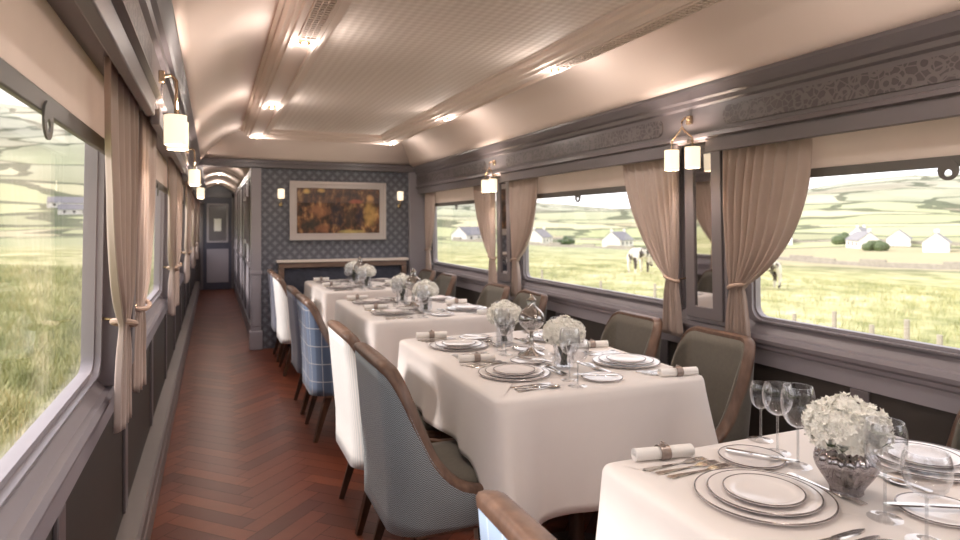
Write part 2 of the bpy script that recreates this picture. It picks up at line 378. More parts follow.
def side_wall(sg, X, piers, yend):
    nm = SIDE[sg]; out = X+sg*.024; inn = X-sg*.0
    a, b = sorted((inn+sg*.008, out))
    mb = MB().box(a, b, YB, yend, 0, Z0).box(a, b, YB, yend, Z1, 2.25)
    edges = []
    hw = .25 if sg > 0 else .19
    for k, p in enumerate(piers):
        lo, hi = max(p-hw, YB), min(p+hw, yend); mb.box(a, b, lo, hi, Z0, Z1)
    if sg > 0 and piers[-1]+.25 < yend: mb.box(a, b, piers[-1]+.25, yend, Z0, Z1)
    w_ = struct(mb.build('wall_'+nm, 'wall', smooth=False, leaning=True))
    # dark lower panels with stiles between them, ledge mouldings
    a, b = sorted((X-sg*-.012, X-sg*.010))
    pb = MB()
    ys = YB
    x_st = sorted((X-sg*.010, X-sg*.022))
    st = MB()
    yy = YB
    while yy < yend-.1:
        st.box(*x_st, yy, yy+.08, .2, .702); yy += 1.2
    MB().box(a, b, YB, yend, .15, .72).build('lower_panelling', 'wall_dark', w_, smooth=False, leaning=True)
    st.build('panel_stiles', 'cornice', w_, leaning=True, bevel=.003)
    t = MB().prism([(X+sg*.01, .70), (X-sg*.022, .705), (X-sg*.022, .775), (X-sg*.032, .785), (X-sg*.034, .80), (X-sg*.05, .812), (X-sg*.056, .83), (X-sg*.05, .85), (X-sg*.034, .856), (X-sg*.026, .87), (X+sg*.01, .905)], YB, yend)
    struct(t.build('trim_1' if sg < 0 else 'trim_2', 'wall', leaning=True, ang=.35))
    # plinth / heater cover
    t = MB().prism([(X+sg*.03, 0), (X-sg*.08, 0), (X-sg*.08, .10), (X-sg*.074, .11), (X-sg*.074, .165), (X-sg*.062, .18), (X+sg*.03, .188)], YB, yend)
    struct(t.build('baseboard_'+nm, 'base', ang=.3))
    return w_
side_wall(-1, XL, PL, YC); side_wall(1, XR, PR, YE+.1)
wtag = 0
def window(sg, X, p0, p1, n_):
    hw = .25 if sg > 0 else .19
    y0, y1 = p0+hw, p1-hw
    if y1-y0 < .3: return
    mb = MB(); o = rrect(y0-.01, y1+.01, Z0-.0, Z1, .012); i = rrect(y0+.02, y1-.02, .93, Z1-.05, .05)
    a, b = sorted((X-sg*.012, X+sg*.02)); ring(mb, o, i, a, b)
    o2 = rrect(y0+.0, y1-.0, Z0+.01, Z1-.0, .04); i2 = rrect(y0+.012, y1-.012, .915, Z1-.03, .06); a, b = sorted((X-sg*.030, X-sg*.011)); ring(mb, o2, i2, a, b)
    wdw = struct(mb.build('window_%d' % n_, 'wall', leaning=True, ang=.5))
    a, b = sorted((X+sg*.008, X+sg*.013))
    MB().box(a, b, y0+.019, y1-.019, .929, Z1-.049).build('window_pane', 'pane', wdw, smooth=False, leaning=True)
k = 1
for sg, X, P in ((-1, XL, PL), (1, XR, PR)):
    for a, b in zip(P, P[1:]): window(sg, X, a, b, k); k += 1
window(-1, XL, 12.20, 14.65, k)

# cornices: crown, frieze, pelmet
for sg, X, P, n_ in ((1, XR, PR[:4], 8), (-1, XL, PL, 9)):
    mb = MB()
    for p in P: mb.box(*sorted((X+sg*.02, X-sg*.072)), max(YB, p-.145), p+.145, .86, 1.80)
    struct(mb.build('trim_%d' % n_, 'wall', leaning=True, bevel=.004))
def cornice(sg, X, yend, n_):
    q = lambda d, z: (X-sg*d, z)
    pr = [q(-.0, 2.06), q(.20, 2.062), q(.215, 2.05), q(.215, 2.035), q(.195, 2.015), q(.185, 1.995), q(.17, 1.985), q(.165, 1.965), q(.15, 1.955), q(.15, 1.825), q(.165, 1.82), q(.17, 1.80), q(.15, 1.795), q(.15, 1.78), q(0, 1.78)]
    struct(MB().prism(pr, YB, yend).build('trim_%d' % n_, 'cornice', ang=.35))
    return q
for sg, X, P, ye, n_ in ((-1, XL, PL, YC, 3), (1, XR, PR, YE, 4)):
    cornice(sg, X, ye, n_)
    tr = bpy.data.objects['trim_%d' % n_]
    for a, b in zip(P, P[1:]):
        y0, y1 = a+.20, min(b-.20, ye); 
        if sg > 0 and b > 7: y1 = ye
        xx = sorted((X-sg*.148, X-sg*.156))
        MB().prism([(y, z) for y, z in rrect(y0+.02, y1-.02, 1.845, 1.935, .04)], *xx, axis='x').build('frieze_panel', 'frieze', tr)
        xx = sorted((X-sg*.155, X-sg*.125))
        MB().box(*xx, a+.10, min(b-.10, ye), 1.725, 1.79).build('pelmet', 'cornice', tr, bevel=.004)

# ceiling: cove, central assembly, embossed panel
XC0, XC1 = -.12, 2.19; AY1 = 6.45
def cove_pt(t):       # 0 spring -> 1 top: x offset, z
    a = t*PI/2; return .40*(1-math.cos(a))**.9 if False else .37*t, 2.055+.235*math.sin(a)**.9
NC = 10
cv = MB()
prof = [cove_pt(i/NC) for i in range(NC+1)]
pts = [(XC0+dx, z) for dx, z in prof]; pts2 = [(XC1-dx, z) for dx, z in prof]
full = pts + pts2[::-1]
yh0 = YE
# left / right coves with hipped far end
def cov(side):
    vs = []; 
    for dx, z in prof:
        x = XC0+dx if side < 0 else XC1-dx
        vs += [(x, YB, z), (x, yh0-dx*2.0, z)]
    fs = [(2*i, 2*i+1, 2*i+3, 2*i+2) for i in range(NC)]
    cv.add(vs, fs)
cov(-1); cov(1)
vs = []
for dx, z in prof: vs += [(XC0+dx, yh0-dx*2.0, z), (XC1-dx, yh0-dx*2.0, z)]
cv.add(vs, [(2*i, 2*i+1, 2*i+3, 2*i+2) for i in range(NC)])
xa, xb, ya = XC0+.37, XC1-.37, yh0-.74
cv.add([(xa, YB, 2.29), (xb, YB, 2.29), (xb, ya, 2.29), (xa, ya, 2.29)], [(0,1,2,3)])
ceil = struct(cv.build('ceiling', 'ceiling', ang=.5, solid=.01))
# assembly ring around the embossed panel
def frame_run(prof_pts, name, mat):
    # prof_pts: (inset d from outer edge of assembly, z) closed polygon; runs round three sides
    vs = []; n_ = len(prof_pts)
    ox0, ox1, oy = .25, 1.82, AY1+.06
    for d, z in prof_pts: vs.append((ox0+d, YB, z))
    for d, z in prof_pts: vs.append((ox0+d, oy-d, z))
    for d, z in prof_pts: vs.append((ox1-d, oy-d, z))
    for d, z in prof_pts: vs.append((ox1-d, YB, z))
    fs = []
    for r in range(3):
        for i in range(n_): j = (i+1)%n_; fs.append((r*n_+i, r*n_+j, (r+1)*n_+j, (r+1)*n_+i))
    return MB().add(vs, fs).build(name, mat, ceil, ang=.3)
frame_run([(0,2.30),(0,2.275),(.012,2.262),(.02,2.262),(.03,2.235),(.045,2.225),(.05,2.215),(.065,2.21),(.07,2.20),(.09,2.195),(.094,2.195),(.094,2.212),(.178,2.212),(.178,2.195),(.19,2.195),(.20,2.208),(.215,2.212),(.22,2.228),(.24,2.236),(.245,2.256),(.262,2.26),(.27,2.275),(.27,2.30)], 'ceiling_moulding', 'ceiling')
MB().box(.50, 1.57, YB, 6.26, 2.268, 2.285).build('embossed_panel', 'emboss', ceil, smooth=False)
# end beam, corridor, papered wall
struct(MB().box(-.25, 2.22, YE-.06, YE+.10, 1.985, 2.07).box(-.25, 2.22, YE-.075, YE-.06, 2.03, 2.062).build('trim_5', 'cornice', bevel=.004))
struct(MB().box(-.33, 2.30, YE, YE+.1, 2.06, 2.4).build('wall_over_beam', 'ceiling', smooth=False))
struct(MB().box(.47, 2.40, YE, YE+.08, 0, 2.0).build('wall_end', 'paper', smooth=False))
wc = struct(MB().box(.42, .47, YE, YC, 0, 2.1).build('wall_corridor', 'wall', smooth=False))
mbp = MB()
for y in (7.45, 8.25, 9.3, 10.3, 11.3, 12.3, 13.3): mbp.box(.405, .425, y, y+.09, .2, 2.0)
mbp.box(.405, .425, YE+.1, YC, .84, .90).box(.40, .425, YE+.1, YC, 0, .18).box(.405, .425, YE+.1, YC, 1.93, 2.02)
mbp.build('corridor_panelling', 'cornice', wc, bevel=.004)
struct(MB().box(.38, .485, YE-.03, YE+.1, 0, 1.99).box(.37, .495, YE-.04, YE+.1, .82, .86).box(.365, .50, YE-.045, YE+.1, 0, .2).box(.395, .47, YE-.036, YE, .25, .78).build('trim_6', 'wall', bevel=.005))
struct(MB().box(2.16, 2.40, YE-.05, YE+.06, 0, 2.0).build('trim_7', 'wall', bevel=.005))
def vault(u, v):
    x = -.25+.67*u; return (x, YE+.1+(YC-YE-.1)*v, 2.02+.16*math.sin(PI*u))
struct(MB().grid(13, 2, vault).build('ceiling_corridor', 'ceiling', solid=.01))
ribs = MB()
for y in (7.9, 9.9, 11.9, 13.6):
    for i in range(12):
        a, b = vault(i/12, 0), vault((i+1)/12, 0); ribs.prism([(a[0], a[2]-.02), (b[0], b[2]-.02), (b[0], b[2]+.0), (a[0], a[2]+.0)], y, y+.06)
ribs.build('ceiling_ribs', 'ceiling', bpy.data.objects['ceiling_corridor'])
struct(MB().box(-.45, .5, YC, YC+.08, 0, 2.3).build('wall_corridor_end', 'cornice', smooth=False))
struct(MB().box(-.45, 2.55, YB-.08, YB, 0, 2.4).build('wall_back', 'wall', smooth=False))
dr = struct(MB().box(-.20, .38, YC-.04, YC, 0, 1.95).build('door_1', 'door', bevel=.006))
MB().box(-.25, -.19, YC-.07, YC, 0, 2.0).box(.36, .42, YC-.07, YC, 0, 2.0).box(-.25, .42, YC-.07, YC, 1.92, 2.02).build('door_frame', 'cornice', dr, bevel=.005)
dm = MB(); ring(dm, rrect(-.12, .30, .98, 1.80, .02), rrect(-.08, .26, 1.02, 1.76, .02), YC-.055, YC-.04)
dm.v = [(y, x, z) for x, y, z in dm.v]; dm.box(-.12, .30, YC-.05, YC-.04, .15, .85).build('door_panel_moulding', 'wall', dr, bevel=.003)
MB().box(-.08, .26, YC-.046, YC-.041, 1.02, 1.76).build('door_glass', simple('door_glass_grey', (116,112,116), .15), dr, smooth=False)
tag(MB().box(.02, .16, YC-.056, YC-.05, 1.22, 1.48).build('notice', 'napkin', smooth=False), 'small pale notice on the glass of the corridor door', 'notice')

# ------------------------------------------------------------------ landscape
def sm(a, b, x): t = max(0, min(1, (x-a)/(b-a))); return t*t*(3-2*t)
def ground(x, y):
    r = math.hypot(x, y); ax = abs(x)
    z = -1.45 - (3.4*sm(14, 110, x) if x > 0 else -.5*sm(2, 14, ax)+1.5*sm(14, 120, ax))
    th = math.degrees(math.atan2(x, max(y, .01)))
    A = 40+34*sm(40, 58, th) if x > 0 else 160
    nzv = noise.noise(Vector((x*.0022, y*.0022, 3.1)))
    z += A*sm(190, 1150, r)*(1+.45*nzv*sm(300, 900, r)) + .9*noise.noise(Vector((x*.03, y*.03, 0)))*sm(6, 60, r) + 6*noise.noise(Vector((x*.006, y*.006, 9)))*sm(150, 400, r)
    z += .12*noise.noise(Vector((x*.4, y*.4, 5)))
    return z
NR, NA = 110, 300
vs = [(0, 0, -1.45)]; fs = []
for i in range(NR):
    r = 1.2*(2400/1.2)**(i/(NR-1))
    for k in range(NA):
        a = 2*PI*k/NA; x, y = r*math.cos(a), r*math.sin(a); vs.append((x, y, ground(x, y)))
for k in range(NA): fs.append((0, 1+k, 1+(k+1)%NA))
for i in range(NR-1):
    for k in range(NA): fs.append((1+i*NA+k, 1+(i+1)*NA+k, 1+(i+1)*NA+(k+1)%NA, 1+i*NA+(k+1)%NA))
struct(MB().add(vs, fs).build('hillside_ground', 'land', ang=3))
rg = random.Random(3); g = MB()
def tuft(x, y, h, n_):
    z = ground(x, y)-.03
    for _ in range(n_):
        a = rg.random()*2*PI; dx, dy = math.cos(a), math.sin(a); w_ = h*.017; l = h*(.35+.5*rg.random()); hh = h*(.7+.5*rg.random())
        ox, oy = x+rg.gauss(0, .12*h+.03), y+rg.gauss(0, .12*h+.03)
        g.add([(ox-dy*w_, oy+dx*w_, z), (ox+dy*w_, oy-dx*w_, z), (ox+dx*l*.35+dy*w_*.7, oy+dy*l*.35-dx*w_*.7, z+hh*.6), (ox+dx*l*.35-dy*w_*.7, oy+dy*l*.35+dx*w_*.7, z+hh*.6), (ox+dx*l, oy+dy*l, z+hh)], [(0,1,2,3), (3,2,4)])
for _ in range(4600):
    y = rg.uniform(2, 40); x = -rg.uniform(2.3, 2.6+y*.22); tuft(x, y, .22+.3*rg.random(), 8)
for _ in range(4200):
    r = rg.uniform(10, 40); t = rg.uniform(.38, 1.95); th = math.atan(t); tuft(r*math.sin(th), r*math.cos(th), .14+.22*rg.random(), 6)
tag(g.build('long_grass', 'grass', smooth=False), 'pale green long grass growing beside the railway line', 'grass', kind='stuff')

def cottage(x, y, L, W, H, rz, name, label, cat, group, chim=True):
    z = ground(x, y)-.25
    t = thing(name, label, cat, (x, y, z), rz, group)
    R = H+W*.42
    wl = MB().box(-L/2, L/2, -W/2, W/2, 0, H).prism([(-W/2, H), (W/2, H), (0, R)], -L/2, L/2, 'x').build('wall', 'render', t, smooth=False)
    rf = MB().prism([(-W/2-.25, H-.1), (0, R+.12), (W/2+.25, H-.1), (W/2+.25, H-.25), (0, R-.02), (-W/2-.25, H-.25)], -L/2-.1, L/2+.1, 'x').build('roof', 'slate', t, smooth=False)
    if chim:
        for s_ in (-1, 1): MB().box(s_*(L/2-.5)-.35, s_*(L/2-.5)+.35, -.3, .3, R-.5, R+.8).build('chimney', 'render', rf, smooth=False)
    for s_ in (-1, 1):
        for q in (-.3, 0, .3): MB().box(q*L-.45, q*L+.45, s_*W/2-.03, s_*W/2+.03, H*.35, H*.75).build('window', 'dark', wl, smooth=False)
    return t
HS = [(146,88,12,6,3.0,.5,'cottage','white cottage with two gable chimneys, one of the closest in the valley'),
      (157,80,9,5.5,2.6,.3,'cottage','low white cottage at the edge of the valley village'),
      (150,108,14,6,3.0,.9,'farmhouse','long white farmhouse with slate roof on the valley floor'),
      (176,116,16,7,3.0,.55,'barn','long pale barn with grey roof behind the white farmhouse'),
      (182,98,11,6,3.2,.7,'cottage','white cottage behind the valley barn'),
      (188,136,12,6,3,.4,'cottage','small white cottage at the foot of the green hill'),
      (165,146,18,7,3,.8,'barn','wide pale barn seen between the two pairs of curtains'),
      (128,142,14,6,3,.9,'farmhouse','white farmhouse beyond the grazing cow'),
      (112,158,15,7,3,.6,'farmhouse','pale farmhouse standing beyond the middle window'),
      (96,178,16,7,3,.8,'farmhouse','white farmhouse seen through the window by the papered wall'),
      (84,206,20,8,3.2,.6,'barn','long white barn seen through the window by the papered wall'),
      (-52,300,14,6,3,.2,'cottage','white cottage on the slope outside the aisle window'),
      (-62,340,18,8,3.2,.1,'barn','grey roofed barn on the slope outside the aisle window')]
for q in HS: cottage(q[0], q[1], q[2]*.78, q[3]*.78, q[4]*.78, q[5], q[6], q[7], 'building', 'white houses scattered in the valley', q[6] != 'barn')
# bushes round the houses
def bush(x, y, r, label):
    z = ground(x, y); mb = MB(); rr_ = random.Random(int(x*7+y))
    for _ in range(26):
        a = rr_.random()*2*PI; q = r*rr_.random()**.6; s_ = r*(.28+.2*rr_.random()); cz = z+r*.35+r*.5*rr_.random()*(1-q/r)
        prof = [(s_*math.sin(PI*i/6)+.001, -s_*math.cos(PI*i/6)) for i in range(7)]
        mb.lathe(prof, (x+q*math.cos(a), y+q*math.sin(a), cz), 8, rib=lambda A, t: .12*math.sin(3*A+7*t))
    return mb
for x, y, r, l in ((140,98,4,'dark bush beside the closest white cottage'), (162,88,3,'dark round bush between white cottages'), (170,128,5,'dark thicket in front of the pale barns'), (120,150,4,'dark thicket near the white farmhouse'), (100,168,4,'dark thicket seen beside the farmhouse far down the valley')):
    tag(bush(x, y, r*.6, l).build('bush', 'leaf'), l, 'bush', 'bushes among the houses')
# dry stone wall in the valley and wire-fence posts near the line
def stonewall(p, q, label):
    mb = MB(); n_ = 40; A = Vector(p); B = Vector(q); d = (B-A).normalized(); nn_ = Vector((-d.y, d.x))
    for i in range(n_):
        a = A.lerp(B, i/n_); b = A.lerp(B, (i+1)/n_); h = 1.1+.25*math.sin(i*2.3)
        za, zb = ground(a.x, a.y)-.3, ground(b.x, b.y)-.3; w_ = nn_*.35
        mb.add([(a.x-w_.x, a.y-w_.y, za), (a.x+w_.x, a.y+w_.y, za), (b.x+w_.x, b.y+w_.y, zb), (b.x-w_.x, b.y-w_.y, zb), (a.x-w_.x*.6, a.y-w_.y*.6, za+h), (a.x+w_.x*.6, a.y+w_.y*.6, za+h), (b.x+w_.x*.6, b.y+w_.y*.6, zb+h), (b.x-w_.x*.6, b.y-w_.y*.6, zb+h)], [(0,3,2,1),(4,5,6,7),(0,1,5,4),(1,2,6,5),(2,3,7,6),(3,0,4,7)])
    tag(mb.build('stone_wall', 'stone', smooth=False), label, 'wall')
stonewall((95, 30), (60, 160), 'dry stone wall running across the valley in front of the houses')
stonewall((210, 60), (120, 260), 'dry stone wall running behind the valley houses')
for i in range(12):
    th = math.atan(.42+.125*i); r = 20; x, y = 11.5, 11.5/math.tan(th)
    if y > 24: continue
    o = MB().tube([(0,0,-.3), (0,0,1.0+.1*math.sin(i*3))], [.05, .045], 6).build('fence_post', 'post')
    o.location = (x, y, ground(x, y)); tag(o, 'pale wooden fence post standing in the long grass', 'post', 'fence posts along the railway')
# cows
def limb_body(name, mat, verts, edges, radii, loc, rz, label, cat):
    me = bpy.data.meshes.new(name); me.from_pydata(verts, edges, []); me.materials.append(M[mat])
    o = bpy.data.objects.new(name, me); COL.objects.link(o)
    m = o.modifiers.new('skin', 'SKIN'); me.skin_vertices.new() if not me.skin_vertices else None
    for i, r in enumerate(radii):
        me.skin_vertices[0].data[i].radius = r if isinstance(r, tuple) else (r, r)
    me.skin_vertices[0].data[0].use_root = True
    m = o.modifiers.new('sub', 'SUBSURF'); m.levels = m.render_levels = 1
    o.location = loc; o.rotation_euler = (0,0,rz); me.shade_smooth(); return tag(o, label, cat)
def cow(x, y, rz, label):
    V = [(0,0,1.08),(.45,0,1.1),(-.45,0,1.08),(.75,0,1.15),(-.75,0,1.12),(1.0,0,1.02),(1.2,0,.62),(1.33,0,.32),   # grazing head
         (.55,.2,.85),(.55,.22,.45),(.57,.22,.04),(.55,-.2,.85),(.5,-.22,.45),(.47,-.22,.04),
         (-.66,.2,.9),(-.74,.22,.5),(-.68,.22,.04),(-.66,-.2,.9),(-.8,-.22,.5),(-.76,-.22,.04),(-.86,0,1.1),(-.9,0,.6),
         (1.14,.16,.78),(1.14,-.16,.78)]
    E = [(0,1),(0,2),(1,3),(2,4),(3,5),(5,6),(6,7),(1,8),(8,9),(9,10),(1,11),(11,12),(12,13),(4,14),(14,15),(15,16),(4,17),(17,18),(18,19),(4,20),(20,21),(6,22),(6,23)]
    R = [(.36,.32),(.33,.32),(.34,.33),(.25,.24),(.25,.24),.19,.13,.08,.13,.075,.05,.13,.075,.05,.16,.08,.05,.16,.08,.05,.05,.03,.05,.05]
    return limb_body('cow', 'cow', V, E, R, (x, y, ground(x, y)-.02), rz, label, 'cow')
cow(21.0, 27.7, .4, 'white and brown cow grazing in the field outside the middle window')
cow(21.8, 20.3, 2.9, 'white and brown cow grazing by the edge of the big window')

# ------------------------------------------------------------------ end wall furnishing
pt = thing('painting', 'wide pearl framed oil painting of standing figures on the papered wall', 'painting', (1.33, YE-.002, 1.52))
fr = MB(); HW, HH = .545, .33
for d0, d1, t0 in ((0, .03, .045), (.03, .06, .03), (.06, .075, .038)):
    m = MB(); ring(m, rrect(-HW+d0, HW-d0, -HH+d0, HH-d0, .002, 1), rrect(-HW+d1, HW-d1, -HH+d1, HH-d1, .002, 1), -t0, 0)
    fr.add([(y, x, z) for x, y, z in m.v], m.f)
fr.build('picture_frame', 'frame', pt, smooth=False)
MB().box(-HW+.07, HW-.07, -.015, -.003, -HH+.07, HH-.07).build('canvas', 'painting', pt, smooth=False)
def sconce(x, label):
    t = thing('wall_light', label, 'wall light', (x, YE, 1.70), 0, 'wall lights flanking the painting')
    MB().lathe([(.028,-.05),(.034,-.045),(.036,0),(.036,.05),(.03,.055),(.002,.055)], (0,-.07,0), 20).build('lamp_shade', 'shade', t)
    MB().tube([(0,-.07,-.05),(0,-.07,-.09),(0,-.05,-.12),(0,-.02,-.13),(0,-.0,-.12)], .006, 8).lathe([(.002,-.14),(.02,-.13),(.022,-.10),(.002,-.09)], (0,-.008,0), 12).build('bracket', 'brass', t)
sconce(.69, 'small lit wall light beside the painting, nearer the corridor opening'); sconce(2.04, 'small lit wall light beside the painting, nearer the windows')
lg = thing('wall_ledge', 'pale topped wooden ledge with patterned back panel below the painting', 'ledge', (0, 0, 0))
MB().box(.64, 2.13, YE-.12, YE-.002, .945, .972).build('top_board', 'whitetop', lg, bevel=.004)
MB().box(.66, 2.11, YE-.10, YE-.002, .885, .944).box(.66, .72, YE-.10, YE-.002, 0, .885).box(2.05, 2.11, YE-.10, YE-.002, 0, .885).build('timber_frame', 'ledgewood', lg, bevel=.004)
MB().box(.72, 2.05, YE-.06, YE-.002, .02, .885).build('back_panel', simple('dark_woven_panel', (66,68,80), .8, var=.4, scale=22), lg, smooth=False)

# ------------------------------------------------------------------ pier mirrors
P_BIG = 2.54
for sg, X, P in ((1, XR, PR[1:4]), (-1, XL, PL[1:6])):
    for p in P:
        where = 'between the two big curtains behind the second table' if (sg, p) == (1, P_BIG) else ('on the aisle side pier, ' if sg < 0 else 'on the table side pier, ')+{.15:'beside the viewer', 2.42:'behind the big tied curtain', .05:'beside the viewer', 4.96:'second one back', 7.40:'at the corridor start', 9.80:'halfway down the corridor'}[p]
        t = thing('wall_mirror', 'tall narrow mirror panel '+where, 'mirror', (0,0,0), 0, 'mirror panels between the windows')
        m = MB(); a, b = sorted((X-sg*.088, X-sg*.073))
        ring(m, rrect(p-.13, p+.13, .88, 1.76, .004, 1), rrect(p-.064, p+.064, .94, 1.73, .004, 1), a, b); m.build('mirror_frame', 'cornice', t, leaning=True, bevel=.003)
        a, b = sorted((X-sg*.0735, X-sg*.077)); MB().box(a, b, p-.066, p+.066, .938, 1.732).build('mirror_glass', 'mirror', t, smooth=False, leaning=True)

# ------------------------------------------------------------------ blinds
def blind(sg, X, y0, y1, label):
    t = thing('window_blind', label, 'blind', (0,0,0), 0, 'roller blinds pulled part way down')
    x0 = X-sg*.045
    a, b = sorted((x0, x0-sg*.004)); MB().box(a, b, y0, y1, 1.60, 1.89).build('blind_cloth', 'blind', t, smooth=False)
    a, b = sorted((x0+sg*.004, x0-sg*.010)); bar = MB().box(a, b, y0, y1, 1.568, 1.606).build('bottom_bar', 'bar', t, bevel=.003)
    yc = (y0+y1)/2+(.11 if sg < 0 else .03); o, i = [], []
    for k in range(24):
        a_ = 2*PI*k/24; o.append((yc+.035*math.cos(a_), 1.556+.035*math.sin(a_))); i.append((yc+.013*math.cos(a_), 1.546+.013*math.sin(a_)))
    m = MB(); a, b = sorted((x0-sg*.010, x0-sg*.014)); ring(m, o, i, a, b); m.build('pull_tab', 'bar', bar)
BN = {(1,1.345):'over the big window beside the front table', (1,3.75):'over the middle window behind the tables', (1,6.13):'over the window next to the papered wall',
      (-1,1.235):'over the big aisle side window', (-1,3.69):'over the second aisle side window', (-1,6.18):'over the third aisle side window', (-1,8.6):'over the first corridor window', (-1,11.0):'over the second corridor window', (-1,13.4):'over the last corridor window'}
for (sg, yc), l in BN.items():
    hw = (.935 if sg > 0 else .985) if yc != 6.13 else .90
    blind(sg, XR if sg > 0 else XL, yc-hw, yc+hw, 'beige blind with grey bar and ring pull '+l)

# ------------------------------------------------------------------ curtains
def curtain(sg, X, p, d, label, wide=.56, seed=0):
    # sg wall side, p pier centre, d = +1 curtain spreads towards +y
    t = thing('curtain', label, 'curtain', (X-sg*.092, p+d*.16, 0), 0, 'tied back taupe curtains')
    zt, ztie, zb = 1.785, 1.07, .765
    npl = 9
    def shape(z):
        if z >= ztie:
            q = (zt-z)/(zt-ztie); return .085+(wide-.085)*(1-q**(2.8 if d < 0 else 1.8)), .032*q**2
        q = (ztie-z)/(ztie-zb); return .085+.08*q**.8, .032-.04*q
    def fn(u, v):
        z = zt+(zb-zt)*v; wd, sh = shape(z); q = wd/wide
        us = u**(1+.25*(z > ztie)*math.sin(PI*min(1, max(0, (zt-z)/(zt-ztie)))))
        y = us*wd+sh
        amp = (.014+.010*(1-q)) if z > ztie else .017
        amp *= .75+.25*math.sin(seed+5*u)
        x = amp*math.sin(2*PI*npl*u+seed+.8*math.sin(3*u+1.5*v)) + .006*math.sin(2*PI*2.3*u+seed)
        x *= 1-.4*math.exp(-((z-ztie)/.06)**2)
        zz = z + (.006*math.sin(2*PI*npl*u) if v > .99 else 0)
        if z > ztie: zz -= .05*(1-q)*u*math.sin(PI*(zt-z)/(zt-ztie))
        return (-sg*x+sg*.03*max(0, min(.55, 1.45-z)), d*y, zz)
    MB().grid(130, 46, fn).build('curtain_cloth', 'curtain', t, solid=.003, ang=3)
    path = []
    for k in range(17):
        a = 2*PI*k/16; path.append((sg*.011+.030*math.cos(a), d*(.0745+.047*math.sin(a)), ztie+.012*math.sin(a)-.004*math.cos(a)))
    MB().tube(path, .009, 8, cap=False).build('tieback', 'rope', t)
    MB().tube([(sg*.085, d*.015, ztie+.01), (sg*.02, d*.022, ztie)], .005, 8).build('tie_hook', 'brass', t)
CL = [(1,2.54,-1,'wide taupe curtain tied back beside the big window by the front table',.50), (1,2.54,1,'taupe curtain tied back at the near end of the middle window',.50),
      (1,4.96,-1,'taupe curtain tied back at the far end of the middle window',.5), (1,4.96,1,'taupe curtain tied back beside the window next to the papered wall',.5),
      (1,7.27,-1,'narrow taupe curtain hanging against the papered wall corner',.36), (1,.15,1,'taupe curtain tied back beyond the front table',.5),
      (-1,2.42,-1,'big taupe curtain tied back at the aisle side window, closest one to the viewer',.50), (-1,2.42,1,'thin looking taupe curtain just behind the big aisle side curtain',.5),
      (-1,4.96,-1,'third taupe curtain along the aisle side, tied back above the plinth',.5), (-1,4.96,1,'fourth taupe curtain along the aisle side',.5),
      (-1,7.40,-1,'taupe curtain on the aisle side just before the corridor',.5), (-1,7.40,1,'taupe curtain at the first corridor window',.5),
      (-1,9.80,-1,'taupe curtain on the near side of the middle corridor pier',.5), (-1,9.80,1,'taupe curtain on the far side of the middle corridor pier',.5),
      (-1,12.20,-1,'taupe curtain near the corridor end door, near side of its pier',.5), (-1,12.20,1,'taupe curtain closest to the corridor end door',.5)]
for i, (sg, p, d, l, wd) in enumerate(CL): curtain(sg, XR if sg > 0 else XL, p, d, l, wd, i*1.3)

# ------------------------------------------------------------------ twin pendant wall lamps on the piers
def pier_lamp(sg, X, y, label):
    t = thing('wall_lamp', label, 'wall lamp', (X-sg*.15, y, 1.90), 0, 'twin shade lamps on the window piers')
    xs = -sg*.058
    MB().prism([(-.016,-.022),(.016,-.022),(.016,.022),(-.016,.022)], 0, -sg*.02, 'x').build('wall_plate', 'brass', t, bevel=.003)
    arm = MB().tube([(-sg*.01,0,0),(xs*.7,0,.01),(xs,0,-.01),(xs,0,-.045)], .0055, 8).tube([(xs,0,-.04),(xs,-.02,-.06),(xs,-.055,-.085),(xs,-.075,-.10),(xs,-.077,-.15)], .005, 8).tube([(xs,0,-.04),(xs,.02,-.06),(xs,.055,-.085),(xs,.075,-.10),(xs,.077,-.15)], .005, 8).build('lamp_arm', 'brass', t)
    for s_ in (-1, 1):
        MB().lathe([(.0345,-.148),(.037,-.148),(.037,-.252),(.0345,-.252)], (xs, s_*.077, 0), 24, close=True).build('lamp_shade', 'shade', arm, ang=.5)
        ld = bpy.data.lights.new('shade_light', 'POINT'); lo = bpy.data.objects.new('shade_light', ld); COL.objects.link(lo); lo.parent = t
        lo.location = (xs, s_*.077, -.20); ld.energy = LAMP_E; ld.color = (1, .84, .74); ld.shadow_soft_size = .02
LAMP_E = 6
for sg, y, l in ((1,2.545,'twin white shade lamp on the pier between the big curtains'), (1,4.97,'twin white shade lamp further along the table side, near the papered wall'),
                 (-1,2.54,'large looking twin shade lamp above the aisle side curtains'), (-1,4.96,'small looking twin shade lamp above the aisle, closer to the corridor'),
                 (-1,7.40,'twin shade lamp above the corridor entrance on the aisle side'),
                 (1,.15,'unseen twin shade lamp added for light above the window beside the front table'), (-1,.15,'unseen twin shade lamp added for light above the aisle beside the viewer')):  # this last pair is out of view, added to throw light on the ceiling
    pier_lamp(sg, XR if sg > 0 else XL, y, l)

